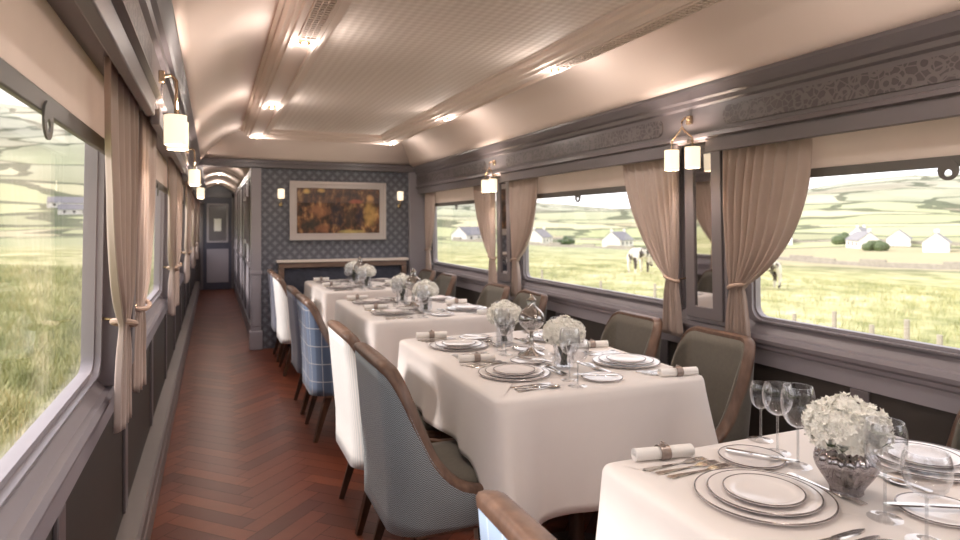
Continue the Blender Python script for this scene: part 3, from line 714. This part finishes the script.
# ------------------------------------------------------------------ ceiling spots and vents
SPOT_E = 14
def spot(x, y, label):
    t = thing('ceiling_spotlight', label, 'spotlight', (x, y, 2.195), 0, 'small ceiling spotlights')
    tr_ = MB().lathe([(.014,-.004),(.022,-.006),(.027,-.002),(.028,.008),(.014,.008)], (0,0,0), 20, close=True).build('trim_ring', 'brass', t)
    MB().lathe([(.001,-.010),(.008,-.008),(.013,-.002),(.014,.004),(.001,.006)], (0,0,0), 16).build('bulb', 'bulb', tr_)
    for kd, en in (('SPOT', SPOT_E), ('POINT', SPOT_E*.18)):  # the weak POINT is a fill added below each fixture to brighten the ceiling
        ld = bpy.data.lights.new('spot_and_fill_light', kd); lo = bpy.data.objects.new('spot_and_fill_light', ld); COL.objects.link(lo); lo.parent = t
        lo.location = (0, 0, -.014 if kd == 'SPOT' else -.06); ld.energy = en; ld.color = (1, .91, .84); ld.shadow_soft_size = .03
        if kd == 'SPOT': ld.spot_size = math.radians(150); ld.spot_blend = .8
for i, y in enumerate((-.55, 1.2, 2.95, 4.68, 6.35)):  # first two pairs are out of view, added to light the front table
    w_ = ['behind the viewer, added for light', 'above the front table, added for light', 'over the second table', 'second along its strip', 'at the corner by the papered wall'][i]
    spot(.384, y, 'lit spotlight in the aisle side ceiling strip, '+w_)
    spot(1.686, y, 'lit spotlight in the window side ceiling strip, '+w_)
for x, l in ((.386, 'white slatted vent grille let into the aisle side ceiling strip'), (1.684, 'white slatted vent grille let into the window side ceiling strip')):
    for ya, yb in ((1.32, 2.86),):
        t = thing('ceiling_vent', l, 'vent', (x, 0, 2.2))
        MB().box(-.040, -.034, ya, yb, -.012, .010).box(.034, .040, ya, yb, -.012, .010).box(-.04, .04, yb, yb+.008, -.012, .010).build('vent_frame', 'ceiling', t, smooth=False)
        sl = MB(); y = ya
        while y < yb: sl.box(-.034, .034, y, y+.011, -.008, .0); y += .028
        sl.box(-.013, -.009, ya, yb, -.010, -.001).box(.009, .013, ya, yb, -.010, -.001)
        sl.build('slats', 'ceiling', t, smooth=False)
        MB().box(-.034, .034, ya, yb, .007, .010).build('backing', 'wall_dark', t, smooth=False)

# ------------------------------------------------------------------ chairs
def super_u(u, hw, back, front, r):
    # plan path of a U: u in 0..1 from one front end round the back to the other; x forward, y across
    segs = [('l', (front, hw), (back+r, hw)), ('a', (back+r, hw-r), 90, 180), ('l', (back, hw-r), (back, -(hw-r))), ('a', (back+r, -(hw-r)), 180, 270), ('l', (back+r, -hw), (front, -hw))]
    L = [front-back-r, r*PI/2, 2*(hw-r), r*PI/2, front-back-r]; T = sum(L); s_ = u*T
    for q, l in zip(segs, L):
        if s_ <= l+1e-9 or q is segs[-1]:
            f = max(0, min(1, s_/l))
            if q[0] == 'l': return (q[1][0]+(q[2][0]-q[1][0])*f, q[1][1]+(q[2][1]-q[1][1])*f)
            a = math.radians(q[2]+(q[3]-q[2])*f); return (q[1][0]+r*math.cos(a), q[1][1]+r*math.sin(a))
        s_ -= l
def top_z(x, h):      # height of the shell against distance from the back
    P = [(-.275, h), (-.252, h-.028), (-.215, h-.115), (-.18, h-.225), (-.13, h-.345), (-.05, h-.43), (.05, h-.462), (.14, h-.472), (.3, h-.472)]
    if x <= P[0][0]: return P[0][1]
    for i in range(len(P)-1):
        if x <= P[i+1][0]:
            p0, p1, p2, p3 = P[max(i-1, 0)], P[i], P[i+1], P[min(i+2, len(P)-1)]
            h_ = p2[0]-p1[0]; t = (x-p1[0])/h_
            m1 = (p2[1]-p0[1])/(p2[0]-p0[0])*h_; m2 = (p3[1]-p1[1])/(p3[0]-p1[0])*h_
            return (2*t**3-3*t*t+1)*p1[1]+(t**3-2*t*t+t)*m1+(-2*t**3+3*t*t)*p2[1]+(t**3-t*t)*m2
    return P[-1][1]
def make_chair(fab, label, h=.885):
    t = thing('dining_chair', label, 'chair', group='upholstered dining chairs')
    HWD, BK, FR, RR = .275, -.275, .24, .10; th = .040; zb = .30; N = 120; NV = 12
    def outer(u):
        x, y = super_u(u, HWD, BK, FR, RR); return x, y
    def inner(u):
        x, y = super_u(u, HWD-th, BK+th, FR, RR-.04); return x, y
    def P(u, v, f, inn=False):
        x, y = f(u); zt = top_z(outer(u)[0], h); z = zb+(zt-zb)*v
        # back rakes and bows gently
        rake = -.035*max(0, (z-.45))/.4*max(0, min(1, (.1-x)/.3))
        pinch = 1-.05*(1-v)**2
        if not inn: pinch += .012*math.sin(PI*v)
        return (x+rake, y*pinch, z)
    back = MB().grid(N, NV, lambda u, v: P(u, v*.985, outer)).build('backrest', fab, t, solid=.012, ang=3)
    MB().grid(N, NV, lambda u, v: P(u, v*.985, inner, True)).build('inner_upholstery', 'olive' if fab != 'herring' else 'olive', t, solid=.012, ang=3)
    # top rail swept along the shell edge
    vs = []; prof = [(-.007,-.016),(-.009,0),(-.004,.009),(.008,.013),(th-.010,.012),(th+.002,.008),(th+.005,-.003),(th+.001,-.016)]
    k = len(prof); NN = 150
    for i in range(NN):
        u = i/(NN-1); a = Vector(P(u, 1, outer)); b = Vector(P(u, 1, inner, True)); d = (b-a); d.z = 0
        d = d.normalized() if d.length > 1e-5 else Vector((0, -1 if a.y > 0 else 1, 0))
        wob = 0
        for p, q in prof: vs.append(a+d*p+Vector((0, 0, q+wob)))
    fs = [(i*k+j, i*k+(j+1)%k, (i+1)*k+(j+1)%k, (i+1)*k+j) for i in range(NN-1) for j in range(k)]+[tuple(range(k)), tuple((NN-1)*k+j for j in range(k))[::-1]]
    MB().add(vs, fs).build('top_rail', 'wood', back, ang=.9)
    # front posts of the sides, seat, seat rail
    for s_ in (-1, 1):
        y = s_*(HWD-th/2); MB().box(FR-.004, FR+.02, min(y-s_*th/2, y+s_*th/2)-.002, max(y-s_*th/2, y+s_*th/2)+.002, .29, top_z(FR, h)+.018).build('arm_post', 'wood', t, bevel=.006)
    def seat(u, v):
        a = 2*PI*u; ce = math.copysign(abs(math.cos(a))**.35, math.cos(a)); se = math.copysign(abs(math.sin(a))**.35, math.sin(a))
        return ce, se
    vs = []; K = 40; prof = [(.0,.455),(.6,.455),(.9,.448),(.985,.43),(1,.41),(1,.35),(.98,.34),(0,.34)]
    for i in range(K):
        ce, se = seat(i/K, 0)
        for r, z in prof: vs.append((.015+.235*r*ce+.02*r, .212*r*se, z))
    k = len(prof); fs = [(i*k+j, ((i+1)%K)*k+j, ((i+1)%K)*k+j+1, i*k+j+1) for i in range(K) for j in range(k-1)]
    MB().add(vs, fs).build('seat', 'olive', t, ang=.7)
    MB().box(-.20, .25, -.262, .262, .285, .335).build('seat_frame', 'wood', t, bevel=.006)
    for sx, sy in ((1,1),(1,-1),(-1,1),(-1,-1)):
        x0, x1 = (.20, .225) if sx > 0 else (-.16, -.25); y0 = sy*.19
        MB().tube([(x0, y0, .30), (x0+(x1-x0)*.35, y0, .2), (x1, y0+sy*.01, 0)], [.030, .026, .017], 4).build('leg', 'woodleg', t, ang=.5)
    return t
protos = {k: None for k in ('herring', 'plaid', 'stripe', 'lightblue', 'navy', 'olive')}
def put_chair(kind, x, y, rz, label):
    if protos[kind] is None:
        protos[kind] = t = make_chair(kind, label); t.location = (x, y, 0); t.rotation_euler = (0,0,rz); return t
    return dup(protos[kind], (x, y, 0), rz, label)
TY = [.74, 2.65, 4.56, 6.43]
AX, WX = .84, 1.945
aisle = [('lightblue',0,1,'chair with pale blue striped back and light walnut rail at the front table'), 
         ('herring',1,-1,'grey herringbone chair with walnut rail sweeping down, beside the aisle'), ('stripe',1,1,'white striped back chair directly behind the grey herringbone chair'),
         ('plaid',2,-1,'blue plaid chair beside the aisle'), ('navy',2,1,'slate coloured chair directly behind the blue plaid chair'),
         ('stripe',3,-1,'white striped back chair at the table by the papered wall, nearer the viewer'), ('navy',3,1,'slate coloured chair closest to the papered wall')]
for k, ti, s_, l in aisle:
    if ti == 0: put_chair(k, .75, .835, 0, l)
    else: put_chair(k, AX, TY[ti]+s_*.318, 0, l)
TN = ['front table', 'second table', 'third table', 'table at papered wall']
for ti in range(4):
    for s_ in (-1, 1):
        put_chair('olive', WX+(.06 if ti == 0 else 0), TY[ti]+s_*.318, PI, 'walnut framed olive chair against the window wall, %s place, %s' % ('near' if s_ < 0 else 'far', TN[ti])).scale = (1, .88, .955)

# ------------------------------------------------------------------ tables and cloths
TX0, TX1, TL = .915, 1.86, .65; TXC = (TX0+TX1)/2
def make_table(i):
    t = thing('dining_table', 'cloth covered dining table: '+['front one, with the smoky ribbed vase','second one, right behind the front one','third one back','the one standing at the papered wall'][i], 'table', (TXC, TY[i], 0), 0, 'dining tables')
    MB().box(-.45, .45, -TL+.02, TL-.02, .715, .742).build('tabletop', 'tablewood', t, bevel=.004)
    MB().box(-.03, .03, -.45, .45, .66, .714).build('apron', 'tablewood', t)
    for s_ in (-1, 1):
        MB().lathe([(.001,.0),(.17,.0),(.17,.015),(.05,.04),(.032,.08),(.032,.6),(.05,.66),(.001,.66)], (0, s_*.4, 0), 20).build('pedestal', 'woodleg', t)
    return t
def cloth(i):
    HX, HY = (TX1-TX0)/2, TL; R = .045; rg_ = random.Random(i+11); ph = [rg_.random()*6 for _ in range(6)]
    N = 220; per = []; yl, xl = HY-R, HX-R
    L = [2*yl, R*PI/2, 2*xl, R*PI/2]*2
    T = sum(L)
    def path(u):
        s_ = u*T
        for q in range(8):
            if s_ <= L[q] or q == 7: f = s_/L[q]; break
            s_ -= L[q]
        f = min(1, max(0, f))
        c = [(1,-1),(1,1),(-1,1),(-1,-1)]
        if q == 0: return (HX, -yl+2*yl*f, 1, 0, 0, f)
        if q == 2: return (xl-2*xl*f, HY, 0, 1, 0, f)
        if q == 4: return (-HX, yl-2*yl*f, -1, 0, 0, f)
        if q == 6: return (-xl+2*xl*f, -HY, 0, -1, 0, f)
        cx, cy, a0 = {1: (xl, yl, 0), 3: (-xl, yl, 90), 5: (-xl, -yl, 180), 7: (xl, -yl, 270)}[q]
        a = math.radians(a0+90*f); return (cx+R*math.cos(a), cy+R*math.sin(a), math.cos(a), math.sin(a), 1, f)
    cors = [L[0]+L[1]/2, L[0]+L[1]+L[2]+L[3]/2, L[0]+L[1]+L[2]+L[3]+L[4]+L[5]/2, T-L[7]/2]
    vs = []; rows = [(1.0, -1)]; NV = 16
    def prof(u, j):
        x, y, nx, ny, cor, f = path(u); s_ = u*T
        dc = min(min(abs(s_-c), T-abs(s_-c)) for c in cors)
        corner = math.exp(-(dc/.11)**2); wide = math.exp(-(dc/.19)**2)
        near = 1 if y < 0 else .5
        drop = .265+.11*corner*near+abs(ny)*(.17+.05*wide*near)
        zt = .750
        if j == 0: return (x-nx*.05, y-ny*.05, zt)
        if j == 1: return (x-nx*.022, y-ny*.022, zt)
        if j == 2: return (x-nx*.007, y-ny*.007, zt-.005)
        if j == 3: return (x, y, zt-.016)
        v = (j-3)/(NV-3); z = zt-.016-(drop-.016)*v
        fold = math.sin(s_*11+ph[0])+.6*math.sin(s_*17+ph[1])+.3*math.sin(s_*29+ph[2])
        side = .008+.013*fold*v+.012*v
        cf = (.11 if y < 0 else .03)*math.exp(-(dc/.08)**2)*v**1.15 - .03*(math.exp(-((dc-.17)/.06)**2))*v
        off = side*v**.6+cf
        off -= cf; return (x+nx*(off+cf*.15), y+ny*(off+cf)-(cf*.6 if y < 0 and abs(nx) > .3 else 0), z)
    for i_ in range(N):
        for j in range(NV+1): vs.append(prof(i_/N, j))
    k = NV+1
    fs = [(i_*k+j, ((i_+1)%N)*k+j, ((i_+1)%N)*k+j+1, i_*k+j+1) for i_ in range(N) for j in range(NV)]
    base = len(vs)
    rings = (.93, .7, .35)
    for sc_ in rings:
        for i_ in range(N): q = vs[i_*k]; vs.append((q[0]*sc_, q[1]*sc_, q[2]))
    vs.append((0, 0, .750))
    for i_ in range(N):
        j = (i_+1)%N; fs.append((i_*k, j*k, base+j, base+i_))
        for r_ in range(2): fs.append((base+r_*N+i_, base+r_*N+j, base+(r_+1)*N+j, base+(r_+1)*N+i_))
        fs.append((base+2*N+i_, base+2*N+j, base+3*N))
    o = MB().add(vs, fs).build('tablecloth', 'cloth', None, (TXC, TY[i], 0), ang=3, solid=.0)
    m = o.modifiers.new('t', 'SOLIDIFY'); m.thickness = .002; m.offset = 0
    return tag(o, 'white damask tablecloth on '+['the front table with the smoky vase','the second table, behind the front one','the third table back','the table at the papered wall'][i], 'tablecloth', 'white tablecloths')
for i in range(4): make_table(i); cloth(i)

# ------------------------------------------------------------------ tableware prototypes
TZ = .7505
used = {}
def place(key, maker, loc, rz, label, group, cat):
    if key not in used:
        t = maker(); used[key] = t; tag(t, label, cat, group); t.location = loc; t.rotation_euler = (0,0,rz); return t
    c = dup(used[key], loc, rz, label, group); return c
def plate_maker(name, R, hgt):
    def mk():
        t = bpy.data.objects.new(name, None); t.empty_display_size = .02; COL.objects.link(t)
        w_ = R*.66
        MB().lathe([(.0005,.0035),(w_,.0035),(w_+.008,.006),(R-.004,hgt),(R,hgt-.001),(R-.001,hgt-.004),(w_+.010,.001),(w_,0),(.0005,0)], (0,0,0), 56).build('plate_body', 'china', t, ang=.9)
        MB().lathe([(R-.0028,hgt+.0003),(R-.001,hgt+.0008),(R+.0006,hgt+.0002),(R+.0008,hgt-.0012),(R-.0006,hgt-.0024),(R-.0024,hgt-.0008)], (0,0,0), 56, close=True).build('rim_band', 'platinum', t)
        return t
    return mk
mk_charger = plate_maker('charger_plate', .148, .013); mk_dinner = plate_maker('dinner_plate', .120, .013); mk_small = plate_maker('starter_plate', .086, .011); mk_bread = plate_maker('bread_plate', .082, .010)
def flat(outline, z0, z1, curve):
    mb = MB(); k = len(outline); vs = [(x, y, curve(x)+z0) for x, y in outline]+[(x, y, curve(x)+z1) for x, y in outline]
    return mb.add(vs, [(i, (i+1)%k, k+(i+1)%k, k+i) for i in range(k)]+[tuple(range(k))[::-1], tuple(range(k, 2*k))])
def strip(stations, th, curve):       # stations (x, halfwidth)
    mb = MB(); vs = []
    for x, hw in stations:
        z = curve(x); vs += [(x, -hw, z), (x, hw, z), (x, hw*.8, z+th), (x, -hw*.8, z+th)]
    n_ = len(stations); fs = [(i*4+j, i*4+(j+1)%4, (i+1)*4+(j+1)%4, (i+1)*4+j) for i in range(n_-1) for j in range(4)]+[(0,1,2,3), ((n_-1)*4+3,(n_-1)*4+2,(n_-1)*4+1,(n_-1)*4)]
    return mb.add(vs, fs)
def mk_fork():
    c = lambda x: .0015+.006*max(0, (x-.02)/.08)*max(0, 1-(x-.02)/.09)*2
    mb = strip([(-.10,.008),(-.095,.010),(-.06,.008),(-.01,.0035),(.02,.0035),(.035,.009),(.045,.012),(.052,.012)], .0025, c)
    for k in range(4):
        y = -.0097+.0065*k; t_ = strip([(.050,.0016),(.075,.0016),(.096,.0008)], .002, c); mb.add([(a, b+y, z) for a, b, z in t_.v], t_.f)
    return mb.build('fork', 'silver', ang=.6)
def mk_knife():
    c = lambda x: .0008
    return strip([(-.11,.007),(-.105,.0095),(-.03,.0075),(-.005,.005),(0,.008),(.03,.0105),(.08,.0105),(.10,.007),(.112,.002)], .0035, c).build('table_knife', 'silver', ang=.6)
def mk_spoon():
    c = lambda x: .0015+.004*max(0, min(1, x/.04))
    mb = strip([(-.09,.008),(-.085,.0095),(-.05,.0075),(-.01,.0032),(.035,.0032),(.045,.006)], .0025, c)
    vs = []; 
    for i in range(9):
        for j in range(16):
            r = i/8; a = 2*PI*j/16; vs.append((.064+.027*r*math.cos(a), .0165*r*math.sin(a), .0015+.006*r*r))
    mb.add(vs, [(i*16+j, i*16+(j+1)%16, (i+1)*16+(j+1)%16, (i+1)*16+j) for i in range(8) for j in range(16)])
    return mb.build('spoon', 'silver', ang=.9, solid=.0008)
def mk_napkin():
    t = bpy.data.objects.new('rolled_napkin', None); t.empty_display_size = .02; COL.objects.link(t)
    pts = []
    for k in range(70):
        a = k*.36; r = .004+.0125*k/69; pts.append((r*math.cos(a)*1.15, r*math.sin(a)))
    vs = []; mb = MB(); n_ = len(pts); sx = [-.083, -.079, -.03, 0, .03, .079, .083]
    for x in sx:
        e = 1 if abs(x) > .02 else .94
        for a, b in pts: vs.append((x, a*e, .0185+b*e))
    fs = [(i*n_+j, i*n_+j+1, (i+1)*n_+j+1, (i+1)*n_+j) for i in range(len(sx)-1) for j in range(n_-1)]
    mb.add(vs, fs).build('napkin_cloth', 'napkin', t, ang=3, solid=.0022)
    m = MB(); o, ii = [], []
    for k in range(28): a = 2*PI*k/28; o.append((.0225*math.cos(a), .0185+.0195*math.sin(a))); ii.append((.0210*math.cos(a), .0185+.0182*math.sin(a)))
    ring(m, o, ii, -.014, .014); m.tube([(-.006,.0,.040),(.0,.012,.042),(.008,.0,.041),(.0,-.012,.042),(-.006,0,.040)], .0018, 6); m.build('napkin_band', 'ring', t)
    return t
def glass_maker(name, H, R, bowl, fr=.034):
    def mk():
        t = bpy.data.objects.new(name, None); t.empty_display_size = .02; COL.objects.link(t)
        zb = H-bowl
        MB().lathe([(.0005,0),(fr,0),(fr,.0012),(.012,.0035),(.0055,.007)], (0,0,0), 32).build('foot', 'clear', t, ang=1)
        MB().lathe([(.0050,.0072),(.0038,.012),(.0032,.02),(.0032,zb-.006),(.005,zb)], (0,0,0), 28).build('stem', 'stemglass', t, ang=1)
        o = []; 
        for i in range(13):
            q = i/12; a = q*PI*.70; o.append((R*math.sin(min(a, PI))**.82+.0005, zb+bowl*(1-math.cos(a))/(1-math.cos(PI*.70))))
        inn = [(max(.0005, r-.0012), z+.0012 if i < 11 else z) for i, (r, z) in enumerate(o)]
        MB().lathe(o+inn[::-1], (0,0,0), 32).build('bowl', 'clear', t, ang=1.2)
        return t
    return mk
mk_gs, mk_gm, mk_gl, mk_gw = glass_maker('small_wine_glass', .165, .029, .075), glass_maker('wine_glass', .188, .039, .085), glass_maker('water_glass', .205, .041, .105), glass_maker('red_wine_glass', .178, .043, .088, .036)

def setting(ti, side, pos, full=True):
    # side +1: diner on the aisle side facing the window (+x); -1: diner on the window side
    y0 = TY[ti]+pos*.318; x0 = 1.142 if side > 0 else 1.695
    T = TN[ti]; sd_ = 'aisle side' if side > 0 else 'window side'; ps = 'far' if pos > 0 else 'near'
    wh = ', %s %s place, %s' % (ps, sd_.split()[0], T)
    def W(f, r, z=0): return (x0+side*f, y0-side*r, TZ+z)
    rz = 0 if side > 0 else PI
    place('charger', mk_charger, W(0,0), rz, 'large white bottom plate of the stack'+wh, 'large bottom plates', 'plate')
    place('dinner', mk_dinner, W(0,0,.0065), rz, 'middle white plate of the stack'+wh, 'middle plates of the stacks', 'plate')
    place('small', mk_small, W(0,0,.0125), rz, 'small white top plate of the stack'+wh, 'small top plates', 'plate')
    bf, br = (.163, -.19) if side > 0 else (.26, -.20)
    place('bread', mk_bread, W(bf, br), rz, 'white bread plate'+wh, 'bread plates', 'plate')
    k = place('knife', mk_knife, W(bf+.02, br+.015, .0115), rz+(-.95 if side > 0 else -.5), 'silver butter knife on the bread plate'+wh, 'butter knives', 'knife')
    k.scale = (.8, .8, 1)
    for q, r in enumerate((-.235, -.205, -.175)):
        place('fork', mk_fork, W(-.045+.012*q, r), rz+.0, '%s silver fork by the plates%s' % (['outer','middle','inner'][q], wh), 'forks', 'fork')
    for q, r in enumerate((.19, .22)):
        if (ti, side, pos) == (1, 1, -1) and q > 2: continue
        place('knife', mk_knife, W(-.02, r), rz, '%s silver knife by the plates%s' % (['inner','outer'][q], wh), 'table knives', 'knife')
    place('spoon', mk_spoon, W(-.02, .25), rz, 'silver spoon by the knives'+wh, 'spoons', 'spoon')
    place('fork', mk_fork, W(.172, -.03 if side < 0 else .02), rz-PI/2, 'silver dessert fork above the plates'+wh, 'forks', 'fork')
    if not(side > 0 and ti in (0,)): place('spoon', mk_spoon, W(.195, .0), rz+PI/2, 'silver dessert spoon above the plates'+wh, 'spoons', 'spoon')
    place('napkin', mk_napkin, W(-.05, -.283), rz-.17, 'rolled napkin with patterned band'+wh, 'rolled napkins', 'napkin')
    if side > 0: gl = (('gl', mk_gl, .16, .17, 'tall'), ('gw', mk_gw, .134, .27, 'wide bowled'))
    else: gl = (('gs', mk_gs, .25, .29, 'small'), ('gm', mk_gm, .289, .197, 'medium'), ('gl', mk_gl, .318, .108, 'tall'))
    for key, mk, f, r, adj in gl:
        if pos < 0 and side > 0 and key == 'gw': f, r = .14, .262
        if ti > 0 and side < 0: f -= .055
        place(key, mk, W(f, r), 0, '%s stemmed glass%s' % (adj, wh), adj+' stemmed glasses', 'glass')
for ti in range(4):
    for pos in (-1, 1):
        for side in (1, -1): 
            if ti == 0 and pos < 0: continue
            setting(ti, side, pos)

# ------------------------------------------------------------------ vases and bouquets
def mk_ribbed():
    t = bpy.data.objects.new('vase', None); COL.objects.link(t)
    o = [(.0005,0),(.031,0),(.034,.004),(.033,.010),(.039,.022),(.052,.042),(.062,.060),(.0665,.076),(.063,.090),(.055,.099),(.050,.104),(.053,.110)]
    i = [(.050,.109),(.047,.104),(.052,.097),(.060,.089),(.063,.076),(.058,.060),(.048,.043),(.035,.024),(.0005,.014)]
    MB().lathe(o+i, (0,0,0), 96, rib=lambda a, q: .05*math.cos(16*a)*math.sin(PI*min(1, q*1.8)) if q < .55 else 0).build('vase_body', 'smoky', t, ang=1.2)
    MB().lathe([(.0335,.003),(.0345,.006),(.0335,.011)], (0,0,0), 64, rib=lambda a, q: .05*math.cos(16*a)).build('etched_band', 'smoky', t)
    return t
def mk_clearvase():
    t = bpy.data.objects.new('vase', None); COL.objects.link(t)
    o = [(.0005,0),(.040,0),(.043,.004),(.044,.03),(.043,.07),(.046,.098)]; i = [(.0435,.097),(.0405,.07),(.041,.03),(.038,.012),(.0005,.010)]
    MB().lathe(o+i, (0,0,0), 48).build('vase_body', 'clear', t, ang=1.2)
    return t
def mk_bouquet(seed, R=.090, zc=.150):
    def mk():
        r_ = random.Random(seed)
        t = bpy.data.objects.new('bouquet', None); COL.objects.link(t)
        st = MB()
        heads = [(0,0,1.0)]+[(math.cos(a), math.sin(a), .55) for a in [i*PI/3+.3 for i in range(6)]]+[(.9*math.cos(a), .9*math.sin(a), .1) for a in [i*PI/3+.8 for i in range(6)]]
        for k in range(9):
            a = k*2.4; st.tube([(.014*math.cos(a+2), .014*math.sin(a+2), .016), (.018*math.cos(a), .018*math.sin(a), .07), (.028*math.cos(a), .028*math.sin(a), .115), (.05*math.cos(a), .05*math.sin(a), .15)], .0042, 6)
        st.build('stems', 'stem', t)
        lf = MB()
        for k in range(7):
            a = k*.9+r_.random(); d = Vector((math.cos(a), math.sin(a), 0)); p = Vector((-d.y, d.x, 0)); b = d*.04+Vector((0,0,.112)); e = d*.088+Vector((0,0,.118+.01*r_.random())); m_ = (b+e)/2+Vector((0,0,.010))
            lf.add([b, m_+p*.016, e, m_-p*.016, (b+e)/2-Vector((0,0,.002))], [(0,1,4),(1,2,4),(2,3,4),(3,0,4)])
        lf.build('leaves', 'leaf', t, solid=.0008)
        core = MB()
        for hx, hy, hz in heads:
            n0 = Vector((hx, hy, hz)).normalized(); c = n0*R*.56; c.z = c.z*.75+zc-.005
            mb = MB(); hr = R*.44
            for q in range(34):
                # florets over the outward cap of each head
                z = 1-2*(q+.5)/46; a = q*2.39996; s_ = math.sqrt(max(0, 1-z*z)); loc = Vector((s_*math.cos(a), s_*math.sin(a), z))
                rot = Vector((0,0,1)).rotation_difference(n0); nv = rot @ loc
                nv = (nv+Vector((r_.gauss(0,.12), r_.gauss(0,.12), r_.gauss(0,.12)))).normalized()
                ctr = c+nv*hr*(.96+.12*r_.random())
                u = nv.orthogonal().normalized(); w2 = nv.cross(u); a0 = r_.random()*6
                L_p = .0135*(.85+.35*r_.random())
                for pz in range(5):
                    b = a0+pz*2*PI/5; d = u*math.cos(b)+w2*math.sin(b); pp = nv.cross(d); up = .004+.003*r_.random()
                    A = ctr; B = ctr+d*L_p*.55+pp*L_p*.36+nv*up*.4; C = ctr+d*L_p*1.1+nv*up; D = ctr+d*L_p*.55-pp*L_p*.36+nv*up*.4; Mm = ctr+d*L_p*.55-nv*.0006
                    mb.add([A, B, C, D, Mm], [(0,1,4),(1,2,4),(2,3,4),(3,0,4)])
            prof = [(hr*.86*math.sin(PI*i/6)+.0003, -hr*.86*math.cos(PI*i/6)) for i in range(7)]
            mb.lathe(prof, tuple(c), 10)
            mb.build('flower_head', 'petal', t, ang=.5)
        return t
    return mk
mkb = [mk_bouquet(1), mk_bouquet(5)]
for ti in range(4):
    for pos in (-1, 1):
        x, y = TXC, TY[ti]+pos*(.30 if ti else .27)
        if ti == 0 and pos < 0: continue
        if ti == 0: x = 1.345; y = 1.008
        p_ = 'the closer of two' if pos < 0 else 'the farther of two'
        if ti == 0:
            place('ribbed', mk_ribbed, (x, y, TZ), .1, 'smoky ribbed glass vase on the front table', 'flower vases', 'vase')
            place('b0', mkb[0], (x, y, TZ), 0, 'big cream flower bouquet in the smoky ribbed vase on the front table', 'cream bouquets', 'bouquet')
        else:
            place('clearv', mk_clearvase, (x, y, TZ), 0, 'clear glass vase, %s on %s' % (p_, TN[ti]), 'flower vases', 'vase')
            b = place('b%d' % ((ti+(pos > 0)) % 2), mkb[(ti+(pos > 0)) % 2], (x, y, TZ), 1.1*ti+pos, 'cream flower bouquet in the vase, %s on %s' % (p_, TN[ti]), 'cream bouquets', 'bouquet')
# globe lamps
def mk_globe():
    t = bpy.data.objects.new('table_lamp', None); COL.objects.link(t)
    MB().lathe([(.0005,0),(.062,0),(.064,.004),(.058,.010),(.030,.018),(.016,.032),(.010,.05),(.014,.062),(.009,.075),(.009,.10),(.020,.112),(.030,.118),(.032,.124),(.0005,.126)], (0,0,0), 32).build('lamp_base', 'silver', t, ang=.7)
    o = [(.0260,.120)]+[(.062*math.sin(a), .172-.056*math.cos(a)) for a in [.5+i*.2 for i in range(11)]]+[(.020,.232),(.022,.262)]
    MB().lathe(o+[(max(.001, r-.0015), z) for r, z in o[::-1]], (0,0,0), 36).build('glass_globe', 'lampglass', t, ang=1)
    MB().lathe([(.0005,.126),(.012,.128),(.012,.165),(.0005,.168)], (0,0,0), 14).build('candle', 'china', t)
    MB().tube([(0,0,.262),(0,0,.275),(-.006,0,.29)], [.022,.010,.002], 12).build('finial', 'silver', t)
    return t
for ti in (1, 2, 3):
    place('globe', mk_globe, (TXC, TY[ti]+.0, TZ), .3*ti, 'silver globe lamp standing between the vases on '+TN[ti], 'globe lamps', 'lamp')
# corridor mirror
t = thing('wall_mirror', 'framed mirror on the corridor wall reflecting the windows', 'mirror', (0,0,0))
m = MB(); ring(m, rrect(8.45, 9.2, 1.12, 1.72, .01), rrect(8.49, 9.16, 1.16, 1.68, .01), .385, .418); m.build('mirror_frame', 'wall', t)
MB().box(.40, .404, 8.48, 9.17, 1.15, 1.69).build('mirror_glass', 'mirror', t, smooth=False)
# spotlights added along the corridor only to brighten it, none are seen there
for i, y in enumerate((8.9, 10.9, 12.9)):
    t = thing('ceiling_spotlight', 'unseen spotlight added to light the corridor vault, '+['by its opening','halfway along','by the end door'][i], 'spotlight', (.085, y, 2.165), 0, 'small ceiling spotlights')
    tr_ = MB().lathe([(.014,-.004),(.022,-.006),(.027,-.002),(.028,.008),(.014,.008)], (0,0,0), 20, close=True).build('trim_ring', 'brass', t)
    MB().lathe([(.001,-.010),(.008,-.008),(.013,-.002),(.014,.004),(.001,.006)], (0,0,0), 16).build('bulb', 'bulb', tr_)
    ld = bpy.data.lights.new('spot_and_fill_light', 'POINT'); lo = bpy.data.objects.new('spot_and_fill_light', ld); COL.objects.link(lo); lo.parent = t
    lo.location = (0, 0, -.03); ld.energy = 5; ld.color = (1, .90, .80); ld.shadow_soft_size = .03
